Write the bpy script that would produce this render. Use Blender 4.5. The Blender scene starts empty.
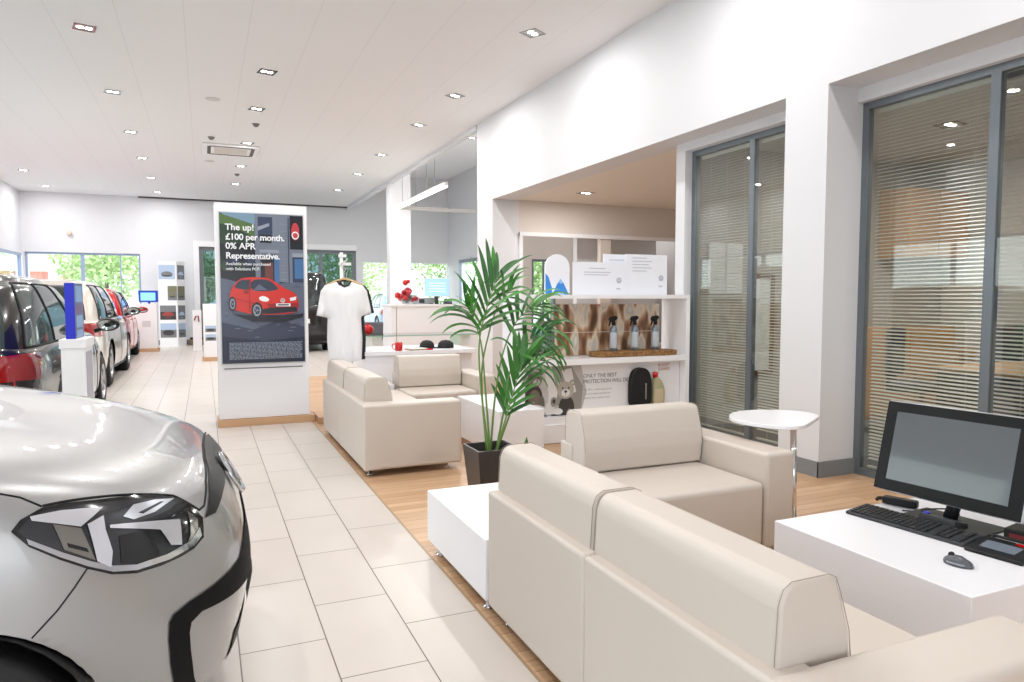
import bpy, bmesh, math, random
from mathutils import Vector, Matrix
from mathutils.bvhtree import BVHTree
from mathutils.geometry import delaunay_2d_cdt
random.seed(7)
C = bpy.context.scene.collection
PI = math.pi

# ------------------------------------------------------------------ materials
def hexc(r, g, b):
    f = lambda c: (c/255/12.92) if c/255 <= .04045 else ((c/255+.055)/1.055)**2.4
    return (f(r), f(g), f(b), 1)
MATS = {}
def mat(name, rgb=(200,200,200), rough=.5, metal=0, coat=0, spec=.5, emit=None, es=1, bump=0, bscale=50, var=0, vscale=5):
    if name in MATS: return MATS[name]
    m = bpy.data.materials.new(name); m.use_nodes = True
    nt = m.node_tree; b = nt.nodes['Principled BSDF']
    b.inputs['Base Color'].default_value = hexc(*rgb)
    b.inputs['Roughness'].default_value = rough
    b.inputs['Metallic'].default_value = metal
    b.inputs['Coat Weight'].default_value = coat
    b.inputs['Coat Roughness'].default_value = .03
    b.inputs['Specular IOR Level'].default_value = spec
    if emit:
        b.inputs['Emission Color'].default_value = hexc(*emit); b.inputs['Emission Strength'].default_value = es
    if bump or var:
        tc = nt.nodes.new('ShaderNodeTexCoord')
        n = nt.nodes.new('ShaderNodeTexNoise'); n.inputs['Scale'].default_value = bscale if bump else vscale
        nt.links.new(tc.outputs['Object'], n.inputs['Vector'])
        if bump:
            bp = nt.nodes.new('ShaderNodeBump'); bp.inputs['Strength'].default_value = bump; bp.inputs['Distance'].default_value = .002
            nt.links.new(n.outputs['Fac'], bp.inputs['Height']); nt.links.new(bp.outputs['Normal'], b.inputs['Normal'])
        if var:
            n2 = nt.nodes.new('ShaderNodeTexNoise'); n2.inputs['Scale'].default_value = vscale
            nt.links.new(tc.outputs['Object'], n2.inputs['Vector'])
            cr = nt.nodes.new('ShaderNodeValToRGB')
            c0 = hexc(*rgb)
            cr.color_ramp.elements[0].color = tuple(max(0, x*(1-var)) for x in c0[:3])+(1,)
            cr.color_ramp.elements[1].color = tuple(min(1, x*(1+var)) for x in c0[:3])+(1,)
            cr.color_ramp.elements[0].position = .3; cr.color_ramp.elements[1].position = .7
            nt.links.new(n2.outputs['Fac'], cr.inputs['Fac']); nt.links.new(cr.outputs['Color'], b.inputs['Base Color'])
    MATS[name] = m
    return m
def glass_mat(name, tint=(255,255,255), refl=1.0, rough=.0):
    if name in MATS: return MATS[name]
    m = bpy.data.materials.new(name); m.use_nodes = True
    nt = m.node_tree; nt.nodes.clear()
    o = nt.nodes.new('ShaderNodeOutputMaterial'); mx = nt.nodes.new('ShaderNodeMixShader')
    t = nt.nodes.new('ShaderNodeBsdfTransparent'); t.inputs['Color'].default_value = hexc(*tint)
    g = nt.nodes.new('ShaderNodeBsdfGlossy'); g.inputs['Roughness'].default_value = rough
    f = nt.nodes.new('ShaderNodeFresnel'); ge = nt.nodes.new('ShaderNodeNewGeometry'); ri = nt.nodes.new('ShaderNodeMapRange')
    ri.inputs['To Min'].default_value = 1.5; ri.inputs['To Max'].default_value = 1/1.5      # same reflectance on both faces of a thin pane
    nt.links.new(ge.outputs['Backfacing'], ri.inputs['Value']); nt.links.new(ri.outputs[0], f.inputs['IOR'])
    mu = nt.nodes.new('ShaderNodeMath'); mu.operation = 'MULTIPLY'; mu.inputs[1].default_value = refl
    nt.links.new(f.outputs[0], mu.inputs[0]); nt.links.new(mu.outputs[0], mx.inputs['Fac'])
    nt.links.new(t.outputs[0], mx.inputs[1]); nt.links.new(g.outputs[0], mx.inputs[2]); nt.links.new(mx.outputs[0], o.inputs['Surface'])
    MATS[name] = m
    return m

def tile_mat():
    m = bpy.data.materials.new('floor_tile'); m.use_nodes = True
    nt = m.node_tree; b = nt.nodes['Principled BSDF']; L = nt.links.new
    tc = nt.nodes.new('ShaderNodeTexCoord'); sx = nt.nodes.new('ShaderNodeSeparateXYZ'); cx = nt.nodes.new('ShaderNodeCombineXYZ')
    L(tc.outputs['Object'], sx.inputs[0])
    ax = nt.nodes.new('ShaderNodeMath'); ax.inputs[1].default_value = 12.0 + TILE_Y
    ay = nt.nodes.new('ShaderNodeMath'); ay.inputs[1].default_value = -.088 + .309*40
    L(sx.outputs['Y'], ax.inputs[0]); L(sx.outputs['X'], ay.inputs[0]); L(ax.outputs[0], cx.inputs['X']); L(ay.outputs[0], cx.inputs['Y'])
    br = nt.nodes.new('ShaderNodeTexBrick'); L(cx.outputs[0], br.inputs['Vector'])
    br.inputs['Scale'].default_value = 1; br.inputs['Brick Width'].default_value = .625; br.inputs['Row Height'].default_value = .309
    br.inputs['Mortar Size'].default_value = .0028; br.inputs['Mortar Smooth'].default_value = .3; br.offset = .5
    br.inputs['Color1'].default_value = hexc(212,204,197); br.inputs['Color2'].default_value = hexc(207,198,190)
    br.inputs['Mortar'].default_value = hexc(98,86,76)
    no = nt.nodes.new('ShaderNodeTexNoise'); no.inputs['Scale'].default_value = 2.5; no.inputs['Detail'].default_value = 6
    L(tc.outputs['Object'], no.inputs['Vector'])
    mr = nt.nodes.new('ShaderNodeMapRange'); mr.inputs['To Min'].default_value = .94; mr.inputs['To Max'].default_value = 1.05
    L(no.outputs['Fac'], mr.inputs['Value'])
    mx = nt.nodes.new('ShaderNodeMix'); mx.data_type = 'RGBA'; mx.blend_type = 'MULTIPLY'; mx.inputs['Factor'].default_value = 1
    L(br.outputs['Color'], mx.inputs[6]); L(mr.outputs[0], mx.inputs[7]); L(mx.outputs[2], b.inputs['Base Color'])
    b.inputs['Roughness'].default_value = .28; b.inputs['Specular IOR Level'].default_value = .45
    bp = nt.nodes.new('ShaderNodeBump'); bp.inputs['Strength'].default_value = .4; bp.inputs['Distance'].default_value = .002; bp.invert = True
    L(br.outputs['Fac'], bp.inputs['Height']); L(bp.outputs['Normal'], b.inputs['Normal'])
    return m
def wood_mat(name, c1, c2, c3, plank=(1.2,.09), along='X', rough=.4, line=.0012):
    if name in MATS: return MATS[name]
    m = bpy.data.materials.new(name); m.use_nodes = True
    nt = m.node_tree; b = nt.nodes['Principled BSDF']; L = nt.links.new
    tc = nt.nodes.new('ShaderNodeTexCoord'); mp = nt.nodes.new('ShaderNodeMapping'); L(tc.outputs['Object'], mp.inputs[0])
    mp.inputs['Location'].default_value = (10,10,3)
    if along == 'Y': mp.inputs['Rotation'].default_value = (0,0,PI/2); mp.inputs['Location'].default_value = (20,10,3)
    br = nt.nodes.new('ShaderNodeTexBrick'); L(mp.outputs[0], br.inputs['Vector'])
    br.inputs['Scale'].default_value = 1; br.inputs['Brick Width'].default_value = plank[0]; br.inputs['Row Height'].default_value = plank[1]
    br.inputs['Mortar Size'].default_value = line; br.offset = .37
    br.inputs['Color1'].default_value = hexc(*c1); br.inputs['Color2'].default_value = hexc(*c2); br.inputs['Mortar'].default_value = hexc(*c3)
    m2 = nt.nodes.new('ShaderNodeMapping'); L(mp.outputs[0], m2.inputs[0]); m2.inputs['Scale'].default_value = (2,40,10)
    no = nt.nodes.new('ShaderNodeTexNoise'); no.inputs['Scale'].default_value = 1.5; no.inputs['Detail'].default_value = 5; L(m2.outputs[0], no.inputs['Vector'])
    mr = nt.nodes.new('ShaderNodeMapRange'); mr.inputs['To Min'].default_value = .72; mr.inputs['To Max'].default_value = 1.2; L(no.outputs['Fac'], mr.inputs['Value'])
    mx = nt.nodes.new('ShaderNodeMix'); mx.data_type = 'RGBA'; mx.blend_type = 'MULTIPLY'; mx.inputs['Factor'].default_value = 1
    L(br.outputs['Color'], mx.inputs[6]); L(mr.outputs[0], mx.inputs[7]); L(mx.outputs[2], b.inputs['Base Color'])
    b.inputs['Roughness'].default_value = rough
    MATS[name] = m
    return m
def ceil_mat():
    m = bpy.data.materials.new('ceiling_panel'); m.use_nodes = True
    nt = m.node_tree; b = nt.nodes['Principled BSDF']; L = nt.links.new
    tc = nt.nodes.new('ShaderNodeTexCoord'); sx = nt.nodes.new('ShaderNodeSeparateXYZ'); L(tc.outputs['Object'], sx.inputs[0])
    a = nt.nodes.new('ShaderNodeMath'); a.inputs[1].default_value = 30*.6+.115; L(sx.outputs['X'], a.inputs[0])
    d = nt.nodes.new('ShaderNodeMath'); d.operation = 'DIVIDE'; d.inputs[1].default_value = .6; L(a.outputs[0], d.inputs[0])
    f = nt.nodes.new('ShaderNodeMath'); f.operation = 'FRACT'; L(d.outputs[0], f.inputs[0])
    g = nt.nodes.new('ShaderNodeMath'); g.operation = 'LESS_THAN'; g.inputs[1].default_value = .012; L(f.outputs[0], g.inputs[0])
    mx = nt.nodes.new('ShaderNodeMix'); mx.data_type = 'RGBA'; L(g.outputs[0], mx.inputs['Factor'])
    mx.inputs[6].default_value = hexc(234,234,236); mx.inputs[7].default_value = hexc(222,221,223); L(mx.outputs[2], b.inputs['Base Color'])
    b.inputs['Roughness'].default_value = .6
    return m

# ------------------------------------------------------------------ mesh helpers
class MB:
    """collects shapes of one part, several material slots possible"""
    def __init__(s): s.bm = bmesh.new(); s.mats = []
    def slot(s, m):
        if m is None: return 0
        if m not in s.mats: s.mats.append(m)
        return s.mats.index(m)
    def _add(s, verts, faces, m=None, smooth=False, M=None):
        vs = [s.bm.verts.new(M @ Vector(v) if M else Vector(v)) for v in verts]
        i = s.slot(m); out = []
        for f in faces:
            try:
                fc = s.bm.faces.new([vs[k] for k in f]); fc.material_index = i; fc.smooth = smooth; out.append(fc)
            except ValueError: pass
        return vs, out
    def box(s, x0, x1, y0, y1, z0, z1, m=None, r=0, seg=2, M=None):
        v = [(x0,y0,z0),(x1,y0,z0),(x1,y1,z0),(x0,y1,z0),(x0,y0,z1),(x1,y0,z1),(x1,y1,z1),(x0,y1,z1)]
        f = [(0,3,2,1),(4,5,6,7),(0,1,5,4),(1,2,6,5),(2,3,7,6),(3,0,4,7)]
        vs, fs = s._add(v, f, m, M=M)
        if r:
            es = list({e for fc in fs for e in fc.edges})
            res = bmesh.ops.bevel(s.bm, geom=es, offset=r, segments=seg, profile=.5, affect='EDGES', clamp_overlap=True)
            i = s.slot(m)
            for fc in res['faces']: fc.smooth = True; fc.material_index = i
            for fc in fs:
                if fc.is_valid: fc.smooth = True
        return s
    def prism(s, pts, a0, a1, axis='y', m=None, r=0, seg=2, M=None, smooth=False):
        """pts: 2D outline, extruded along axis"""
        def P(p, a):
            if axis == 'y': return (p[0], a, p[1])
            if axis == 'x': return (a, p[0], p[1])
            return (p[0], p[1], a)
        n = len(pts)
        v = [P(p, a0) for p in pts] + [P(p, a1) for p in pts]
        f = [tuple(range(n-1,-1,-1)), tuple(range(n, 2*n))] + [(i, (i+1)%n, n+(i+1)%n, n+i) for i in range(n)]
        vs, fs = s._add(v, f, m, M=M, smooth=smooth)
        bmesh.ops.recalc_face_normals(s.bm, faces=fs)
        if r:
            es = list({e for fc in fs for e in fc.edges})
            i = s.slot(m)
            res = bmesh.ops.bevel(s.bm, geom=es, offset=r, segments=seg, profile=.5, affect='EDGES', clamp_overlap=True)
            for fc in res['faces']: fc.smooth = True; fc.material_index = i
            for fc in fs:
                if fc.is_valid: fc.smooth = True
        return s
    def lathe(s, prof, seg=24, m=None, c=(0,0,0), M=None):
        v = []; f = []; n = len(prof)
        for k in range(seg):
            a = 2*PI*k/seg
            for (r, z) in prof: v.append((c[0]+r*math.cos(a), c[1]+r*math.sin(a), c[2]+z))
        for k in range(seg):
            k2 = (k+1) % seg
            for i in range(n-1): f.append((k*n+i, k2*n+i, k2*n+i+1, k*n+i+1))
        vs, fs = s._add(v, f, m, smooth=True, M=M)
        bmesh.ops.remove_doubles(s.bm, verts=[x for x in vs if x.is_valid], dist=1e-5)
        return s
    def tube(s, pts, r, m=None, seg=8, M=None, taper=None):
        pts = [Vector(p) for p in pts]; v = []; f = []
        n = len(pts)
        ref = None
        for i, p in enumerate(pts):
            d = (pts[min(i+1,n-1)] - pts[max(i-1,0)]).normalized()
            if ref is None:
                ref = d.orthogonal().normalized()
            ref = (ref - d*ref.dot(d)).normalized(); w = d.cross(ref)
            rr = r if taper is None else r + (taper-r)*i/(n-1)
            for k in range(seg):
                a = 2*PI*k/seg
                v.append(tuple(p + ref*math.cos(a)*rr + w*math.sin(a)*rr))
        for i in range(n-1):
            for k in range(seg):
                k2 = (k+1) % seg
                f.append((i*seg+k, i*seg+k2, (i+1)*seg+k2, (i+1)*seg+k))
        f.append(tuple(range(seg-1,-1,-1))); f.append(tuple(range((n-1)*seg, n*seg)))
        s._add(v, f, m, smooth=True, M=M)
        return s
    def ball(s, c, r, m=None, sub=2, M=None):
        if not hasattr(r, '__len__'): r = (r,r,r)
        T = Matrix.Translation(c) @ Matrix.Diagonal((*r,1))
        if M: T = M @ T
        n0 = len(s.bm.faces); i = s.slot(m)
        res = bmesh.ops.create_icosphere(s.bm, subdivisions=sub, radius=1, matrix=T)
        for fc in {f for v in res['verts'] for f in v.link_faces}: fc.smooth = True; fc.material_index = i
        return s
    def poly(s, pts, m=None, M=None):
        s._add(pts, [tuple(range(len(pts)))], m, M=M); return s
    def build(s, name, m=None, parent=None, loc=None, rotz=0, recalc=True):
        if recalc: bmesh.ops.recalc_face_normals(s.bm, faces=s.bm.faces)
        me = bpy.data.meshes.new(name); s.bm.to_mesh(me); s.bm.free()
        ms = list(s.mats)
        if not ms: ms = [m]
        for x in ms: me.materials.append(x if x is not None else m)
        o = bpy.data.objects.new(name, me); C.objects.link(o)
        if parent: o.parent = parent
        if loc: o.location = loc
        if rotz: o.rotation_euler = (0,0,rotz)
        return o
def tag(o, label, cat, group=None, kind=None):
    o['label'] = label; o['category'] = cat
    if group: o['group'] = group
    if kind: o['kind'] = kind
    return o
def thing(name, label, cat, loc=(0,0,0), rotz=0, group=None):
    o = bpy.data.objects.new(name, None); C.objects.link(o); o.empty_display_size = .1
    o.location = loc; o.rotation_euler = (0,0,rotz)
    return tag(o, label, cat, group)
def struct(name, mb, m):
    o = mb.build(name, m); o['kind'] = 'structure'; return o
def copy_tree(o, parent=None):
    c = o.copy(); C.objects.link(c)
    if parent: c.parent = parent
    for ch in list(o.children): copy_tree(ch, c)
    return c
def text_into(mb, txt, size, M, m, align='LEFT', bold=0, spacing=1.0):
    cu = bpy.data.curves.new('t', 'FONT'); cu.body = txt; cu.size = size; cu.align_x = align; cu.offset = bold; cu.space_character = spacing
    cu.resolution_u = 3
    ob = bpy.data.objects.new('t', cu); C.objects.link(ob)
    dg = bpy.context.evaluated_depsgraph_get()
    me = bpy.data.meshes.new_from_object(ob.evaluated_get(dg))
    mb._add([tuple(v.co) for v in me.vertices], [tuple(p.vertices) for p in me.polygons], m, M=M)
    bpy.data.objects.remove(ob); bpy.data.curves.remove(cu); bpy.data.meshes.remove(me)
def frame_xz(x, y, z):      # local (u, v, w) -> world (x+u, y-w, z+v): a picture facing -Y
    return Matrix(((1,0,0,x),(0,0,-1,y),(0,1,0,z),(0,0,0,1)))
def ell(cx, cy, rx, ry, n=20, a0=0, a1=2*PI):
    return [(cx+rx*math.cos(a0+(a1-a0)*k/n), cy+ry*math.sin(a0+(a1-a0)*k/n)) for k in range(n)]
class Pic:
    """flat printed picture: coloured shapes stacked a hair apart in one mesh"""
    def __init__(s, M): s.mb = MB(); s.M = M; s.w = 0
    def p(s, pts, m):
        s.w += .00025
        s.mb._add([(a,b,s.w) for a,b in pts], [tuple(range(len(pts)))], m, M=s.M); return s
    def r(s, x0, x1, y0, y1, m): return s.p([(x0,y0),(x1,y0),(x1,y1),(x0,y1)], m)
    def t(s, txt, x, y, size, m, bold=0, sp=1.0, align='LEFT'):
        s.w += .0003
        text_into(s.mb, txt, size, s.M @ Matrix.Translation((x,y,s.w)), m, bold=bold, spacing=sp, align=align); return s
    def build(s, name, parent): return s.mb.build(name, None, parent, recalc=False)

# palette
WHITE = mat('white_paint', (240,240,243), .5)
WALLM = mat('wall_white', (220,221,225), .6, bump=.05, bscale=300)
BEIGEW = mat('wall_beige', (220,211,203), .6)
GLOSSW = mat('white_laminate', (243,243,247), .25)
SKIRT = mat('skirting_grey', (128,131,134), .5)
ALU = mat('window_aluminium', (112,120,127), .35, metal=.3)
CHROME = mat('chrome', (225,225,228), .08, metal=1)
STEEL = mat('brushed_steel', (170,172,175), .3, metal=1)
BLACKP = mat('black_plastic', (22,23,25), .45, spec=.35)
DARKP = mat('dark_grey_plastic', (52,54,58), .4)
RUBBER = mat('rubber', (20,20,21), .7)
OAK = wood_mat('oak_plinth', (205,165,128), (198,158,120), (190,150,112), plank=(3,3), rough=.45, line=0)
LEATHER = mat('beige_leather', (208,198,188), .42, bump=.12, bscale=420)
LEATHER_D = mat('leather_seam', (166,153,138), .6)
RED = mat('red_gloss', (200,18,22), .2, coat=.5)
GREENS = [mat('leaf_a', (58,122,46), .4, var=.25, vscale=9), mat('leaf_b', (74,140,58), .4, var=.25, vscale=9), mat('leaf_c', (44,98,42), .4, var=.2, vscale=9)]
GLASS = glass_mat('clear_glass', (245,250,248), 1.0)
TILE_Y = 0.0
# ------------------------------------------------------------------ setting
WX = 4.05; H = 4.05
TILE = tile_mat()
PARQ = wood_mat('oak_parquet', (218,182,146), (196,156,120), (146,106,76), plank=(1.1,.075), along='X', rough=.35, line=.0018)
CEIL = ceil_mat()
struct('floor', MB().box(-4.28,1.015,-3.5,22,-.1,0).box(1.015,9.5,12.0,22,-.1,0), TILE)
o = MB().box(1.015,9.5,-3.5,12.0,-.1,0).build('floor_parquet', PARQ); o['kind'] = 'structure'
struct('trim_1', MB().box(1.009,1.021,-3.5,12.0,0,.002), mat('floor_edge', (176,150,122), .4, metal=.2))
struct('ceiling', MB().box(-4.6,4.05,-3.5,22,4.05,4.2), CEIL)

# right wall with its openings
w = MB()
w.box(4.05,4.40,-3.5,10.03,2.80,4.05)               # above the recesses and the alcove opening
w.box(4.05,4.40,3.735,4.13,0,2.80)                    # pier between the two office windows
w.box(4.05,4.49,10.03,10.68,0,4.05)                   # pier at the end of the alcove
w.box(4.31,4.398,5.68,5.82,0,2.80)                     # reveal beside the second window
w.box(4.31,4.398,4.13,5.68,2.72,2.80)
w.box(4.34,4.42,-3.5,3.735,2.70,2.80)
w.box(4.05,4.40,-3.5,-.6,0,2.80)
struct('wall_right', w, WALLM)
b = MB()
b.box(4.038,4.05,3.723,4.13,0,.115).box(4.038,4.40,3.720,3.735,0,.115).box(4.038,4.05,10.03,10.68,0,.115)
struct('baseboard_right', b, SKIRT)
# upstand and edge trim of the main ceiling beyond the wall
struct('wall_front_unseen', MB().box(1.4,8.2,-3.6,-3.5,0,4.05).box(-4.3,1.4,-3.6,-3.5,2.6,4.05).box(-1.5,-1.42,-3.58,-3.5,0,2.6), WALLM)  # unseen wall behind the camera, added to cut the light from behind
struct('trim_2', MB().box(4.03,4.12,10.68,22,3.97,5.1), WALLM)
# column at the end of the counter
struct('wall_column', MB().box(4.05,4.56,16.5,16.8,0,5.1), WALLM)
# side room: ceiling, walls
struct('ceiling_side_room', MB().box(4.12,7.6,10.68,22.0,5.08,5.2), WHITE)
w = MB()
w.box(7.25,7.4,14.2,21.8,2.46,5.08).box(7.25,7.4,20.6,21.8,0,2.46).box(7.25,7.4,10.68,14.2,0,5.08)
struct('wall_side_room', w, WALLM)
struct('wall_partition', MB().box(4.49,7.4,10.55,10.68,2.81,5.08).box(5.8,7.4,10.55,10.68,0,2.81), WALLM)
# back wall
w = MB()
w.box(-4.28,-1.57,21.8,22.0,2.50,4.05).box(-4.28,-4.22,21.8,22,0,2.5)
w.box(-4.22,-1.57,21.8,22,0,.35)
w.box(-1.57,-.10,21.8,22.0,0,4.05).box(-.10,4.30,21.8,22,2.74,4.05)
w.box(4.30,4.50,21.8,22,0,2.43).box(4.30,7.4,21.8,22,2.43,5.1).box(4.05,4.30,21.8,22,4.05,5.1).box(5.30,6.0,21.8,22,0,2.43)
w.box(4.5,5.3,21.8,22,0,.2).box(6.0,7.25,21.8,22,0,.3)
struct('wall_back', w, WALLM)
struct('trim_3', MB().box(-1.57,4.05,21.70,21.8,4.02,4.05), mat('shadow_gap', (70,68,68), .8))
struct('trim_4', MB().box(-.24,-.10,21.70,21.8,0,2.74).box(-.24,4.30,21.70,21.8,2.74,2.90), WHITE)
struct('baseboard_back', MB().box(-1.57,-.24,21.78,21.8,0,.13), SKIRT)
# left wall: solid above, glazed below
w = MB().box(-4.43,-4.28,-3.5,22,2.45,4.05)
struct('wall_left', w, WALLM)
w = MB()
for y in [-3.5,-1.0,1.5,4.0,6.5,9.0,11.5,14.0,16.5,19.0,21.7]:
    w.box(-4.36,-4.28,y,y+.06,0,2.45)
w.box(-4.358,-4.282,-3.5,21.8,0.001,.08).box(-4.358,-4.282,-3.5,21.8,2.39,2.449)
f = struct('window_1', w, mat('blue_grey_frame', (150,164,194), .4))
g = MB().box(-4.325,-4.320,-3.5,21.8,.08,2.39).build('pane', GLASS, f)
# back windows
def framed_window(name, x0, x1, z0, z1, y, bars, m, fw=.05, gl=None):
    w = MB().box(x0,x1,y,y+.06,z0,z0+fw).box(x0,x1,y,y+.06,z1-fw,z1).box(x0-.001,x0+fw,y-.001,y+.061,z0-.001,z1+.001).box(x1-fw,x1+.001,y-.001,y+.061,z0-.001,z1+.001)
    for b_, bw in bars: w.box(b_-bw/2,b_+bw/2,y-.001,y+.061,z0-.001,z1+.001)
    f = struct(name, w, m)
    MB().box(x0+.01,x1-.01,y+.027,y+.032,z0+.01,z1-.01).build('pane', gl or GLASS, f)
    return f
framed_window('window_2', -4.22,-1.57,.35,2.50,21.86,[(-2.94,.09),(-2.05,.03)], mat('blue_grey_frame'))
framed_window('window_3', 4.50,5.30,.2,2.43,21.86,[], WHITE, .04)
framed_window('window_4', 6.00,7.25,.3,2.43,21.86,[], WHITE, .04)
DOORF = mat('door_grey_frame', (120,126,130), .4, metal=.3)
d = framed_window('door_1', -.10,4.30,.0,2.74,21.86,[(.55,.12),(2.1,.12),(3.25,.10)], DOORF, .11, glass_mat('reflection_tinted_glass', (150,170,176), 2.0))  # glass tinted grey-teal in place of a dark interior reflection
MB().box(3.32,3.34,21.79,21.86,.9,1.3,CHROME).build('door_handle', CHROME, d)
# glazed door in the side room's right wall
w = MB().box(7.201,7.259,14.3,20.5,2.36,2.459).box(7.20,7.26,20.5,20.6,0,2.46).box(7.20,7.26,17.3,17.4,0,2.46).box(7.201,7.259,14.3,20.5,0.001,.1).box(7.20,7.26,14.2,14.3,0,2.46)
f = struct('door_2', w, mat('steel_frame', (130,142,160), .3, metal=.4)); MB().box(7.228,7.232,14.3,20.5,.1,2.4).build('pane', GLASS, f)

# alcove behind the shelf
struct('ceiling_alcove', MB().box(4.40,8.2,5.7,10.55,2.81,2.95), mat('ceiling_beige', (232,225,218), .6))
w = MB().box(4.49,8.1,10.03,10.13,2.30,2.81).box(7.6,8.1,10.03,10.13,0,2.3).box(4.49,7.6,10.03,10.13,0,.5).box(5.95,6.15,10.03,10.13,.5,2.3)
struct('wall_alcove', w, BEIGEW)
struct('wall_alcove_side', MB().box(8.1,8.2,-3.5,14,0,2.95), BEIGEW)
struct('trim_5', MB().box(4.49,4.54,9.99,10.03,.5,2.30).box(4.49,7.6,9.985,10.03,2.26,2.32).box(4.49,7.6,9.98,10.03,.5,.54), WHITE)
struct('wall_far_room', MB().box(5.3,6.2,13.2,13.3,0,2.9).box(6.75,8.1,13.2,13.3,0,2.9).box(6.2,6.75,13.2,13.3,2.1,2.9).box(6.2,6.75,13.2,13.3,0,.5), BEIGEW)
struct('window_5', MB().box(6.2,6.75,13.205,13.245,2.05,2.1).box(6.2,6.24,13.2,13.25,.5,2.1).box(6.46,6.49,13.2,13.25,.5,2.1).box(6.71,6.75,13.2,13.25,.5,2.1), ALU)

# offices behind the blinds
struct('wall_office_back', MB().box(4.40,8.1,5.70,5.82,0,2.81), mat('office_wall', (176,168,160), .6))
struct('floor_office', MB().box(4.45,8.1,-.6,5.7,0,.012), mat('office_carpet', (112,114,116), .9, var=.1, vscale=200))
struct('ceiling_office', MB().box(4.41,8.2,-3.5,5.7,2.81,2.95), mat('office_ceiling', (206,202,198), .6))
struct('wall_office_front', MB().box(4.42,8.1,-.7,-.6,0,2.81), BEIGEW)

BLIND = mat('blind_slat', (226,218,208), .5)
OFFGLASS = glass_mat('office_glass', (236,240,238), 1.6)
def office_window(name, y0, y1, ztop, bars):
    fw = .05; x0, x1 = 4.395, 4.445
    w = MB().box(x0,x1,y0,y1,0,fw).box(x0,x1,y0,y1,ztop-fw,ztop).box(x0-.001,x1+.001,y0-.001,y0+fw,0,ztop+.001).box(x0-.001,x1+.001,y1-fw,y1+.001,0,ztop+.001)
    for b_ in bars: w.box(x0-.001,x1+.001,b_-.03,b_+.03,0,ztop+.001)
    f = struct(name, w, ALU)
    MB().box(4.404,4.409,y0+.02,y1-.02,.02,ztop-.02).build('pane', OFFGLASS, f)
    ed = [y0+fw] + [v for b_ in bars for v in (b_-.03, b_+.03)] + [y1-fw]
    for k in range(0, len(ed), 2):
        a, b_ = ed[k]+.006, ed[k+1]-.03
        s = MB(); s.box(4.445,4.475,a,b_,ztop-.085,ztop-.055)
        n = int((ztop-.2)/0.0255); ang = math.radians(-22)
        for i in range(n):
            z = ztop-.1-i*0.0255
            M = Matrix.Translation((4.46,(a+b_)/2,z)) @ Matrix.Rotation(ang,4,'Y')
            s.box(-.0125,.0125,-(b_-a)/2,(b_-a)/2,-.0004,.0004, M=M)
        for y in (a+.12,(a+b_)/2,b_-.12): s.box(4.4595,4.4605,y-.0015,y+.0015,.06,ztop-.08)
        s.box(4.447,4.473,a,b_,.055,.07)
        s.build('blind', BLIND, f)
    return f
office_window('window_6', -.5, 3.735, 2.70, [2.80, 1.0])
office_window('window_7', 4.13, 5.68, 2.72, [4.86])

# ------------------------------------------------------------------ world, outside
wd = bpy.data.worlds.new('World'); bpy.context.scene.world = wd; wd.use_nodes = True
bg = wd.node_tree.nodes['Background']; bg.inputs['Color'].default_value = (.93,.96,1,1); bg.inputs['Strength'].default_value = 2.5
struct('ground', MB().box(-60,60,22.0,90,-.12,-.02).box(-60,-4.45,-60,22.0,-.12,-.02).box(-4.45,60,-60,-3.5,-.12,-.02).box(9.5,60,-3.5,22,-.12,-.02), mat('asphalt', (190,190,192), .8, var=.1, vscale=1))
def tree(name, label, loc, h, r, trunk=1.2, n=26, seed=1, pal=0):
    rnd = random.Random(seed)
    t = thing(name, label, 'tree', loc)
    MB().tube([(0,0,0),(.05,0,trunk*.6),(0,.05,trunk+.4*h)], .12, taper=.05).build('trunk', mat('bark', (110,92,74), .9), t)
    s = MB()
    for k in range(n*60):
        a = rnd.uniform(0,2*PI); cz = rnd.uniform(-1,1); rr = rnd.random()**.4
        q = math.sqrt(max(0,1-cz*cz))*rr
        p = Vector((math.cos(a)*q*r, math.sin(a)*q*r, trunk+h/2+cz*rr*h/2))
        d = Vector((rnd.gauss(0,1),rnd.gauss(0,1),rnd.gauss(0,1))).normalized(); e = d.orthogonal().normalized()
        sz = rnd.uniform(.07,.17)
        s._add([p-d*sz, p+e*sz*.5, p+d*sz, p-e*sz*.5], [(0,1,2,3)], GREENL[(pal+rnd.randrange(2))%3])
    s.build('foliage', None, t, recalc=False)
    return t
GREENL = [mat('foliage_a', (172,200,130), .7), mat('foliage_b', (200,220,164), .7), mat('foliage_c', (140,176,108), .7)]
tree('garden_tree', 'round leafy green tree outside the back window behind the red car', (-3.2,29,0), 3.6, 1.7, 1.0, seed=3, n=40)
tree('garden_tree', 'small pale green tree at the right edge of the back left window', (-.3,30.5,0), 2.6, .95, .8, seed=5, pal=1)
tree('garden_tree', 'dense green tree outside the window behind the parked blue car', (6.6,36,0), 5.2, 2.3, .6, seed=8, n=60)
tree('garden_tree', 'pale green tree outside behind the blue counter screen', (10.6,31.5,0), 4.6, 1.9, .8, seed=11, pal=1, n=50)
tree('garden_tree', 'tree seen through the glazed side door behind the palm', (15.5,30,0), 4.5, 2.4, .8, seed=12, n=40)
tree('garden_tree', 'green tree beyond the small window of the far beige room', (10.7,21.5,0), 3.2, 1.4, .6, seed=14, n=36)
# fence behind the parked car
s = MB()
for k in range(14): s.box(4.5+k*.55,4.56+k*.55,30,30.06,0,1.3)
for z in (.6,.95,1.25): s.box(4.4,12.3,30.01,30.05,z,z+.05)
tag(s.build('picket_fence', mat('white_rail', (225,230,235), .5)), 'low white rail fence outside behind the parked blue car', 'fence')
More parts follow.
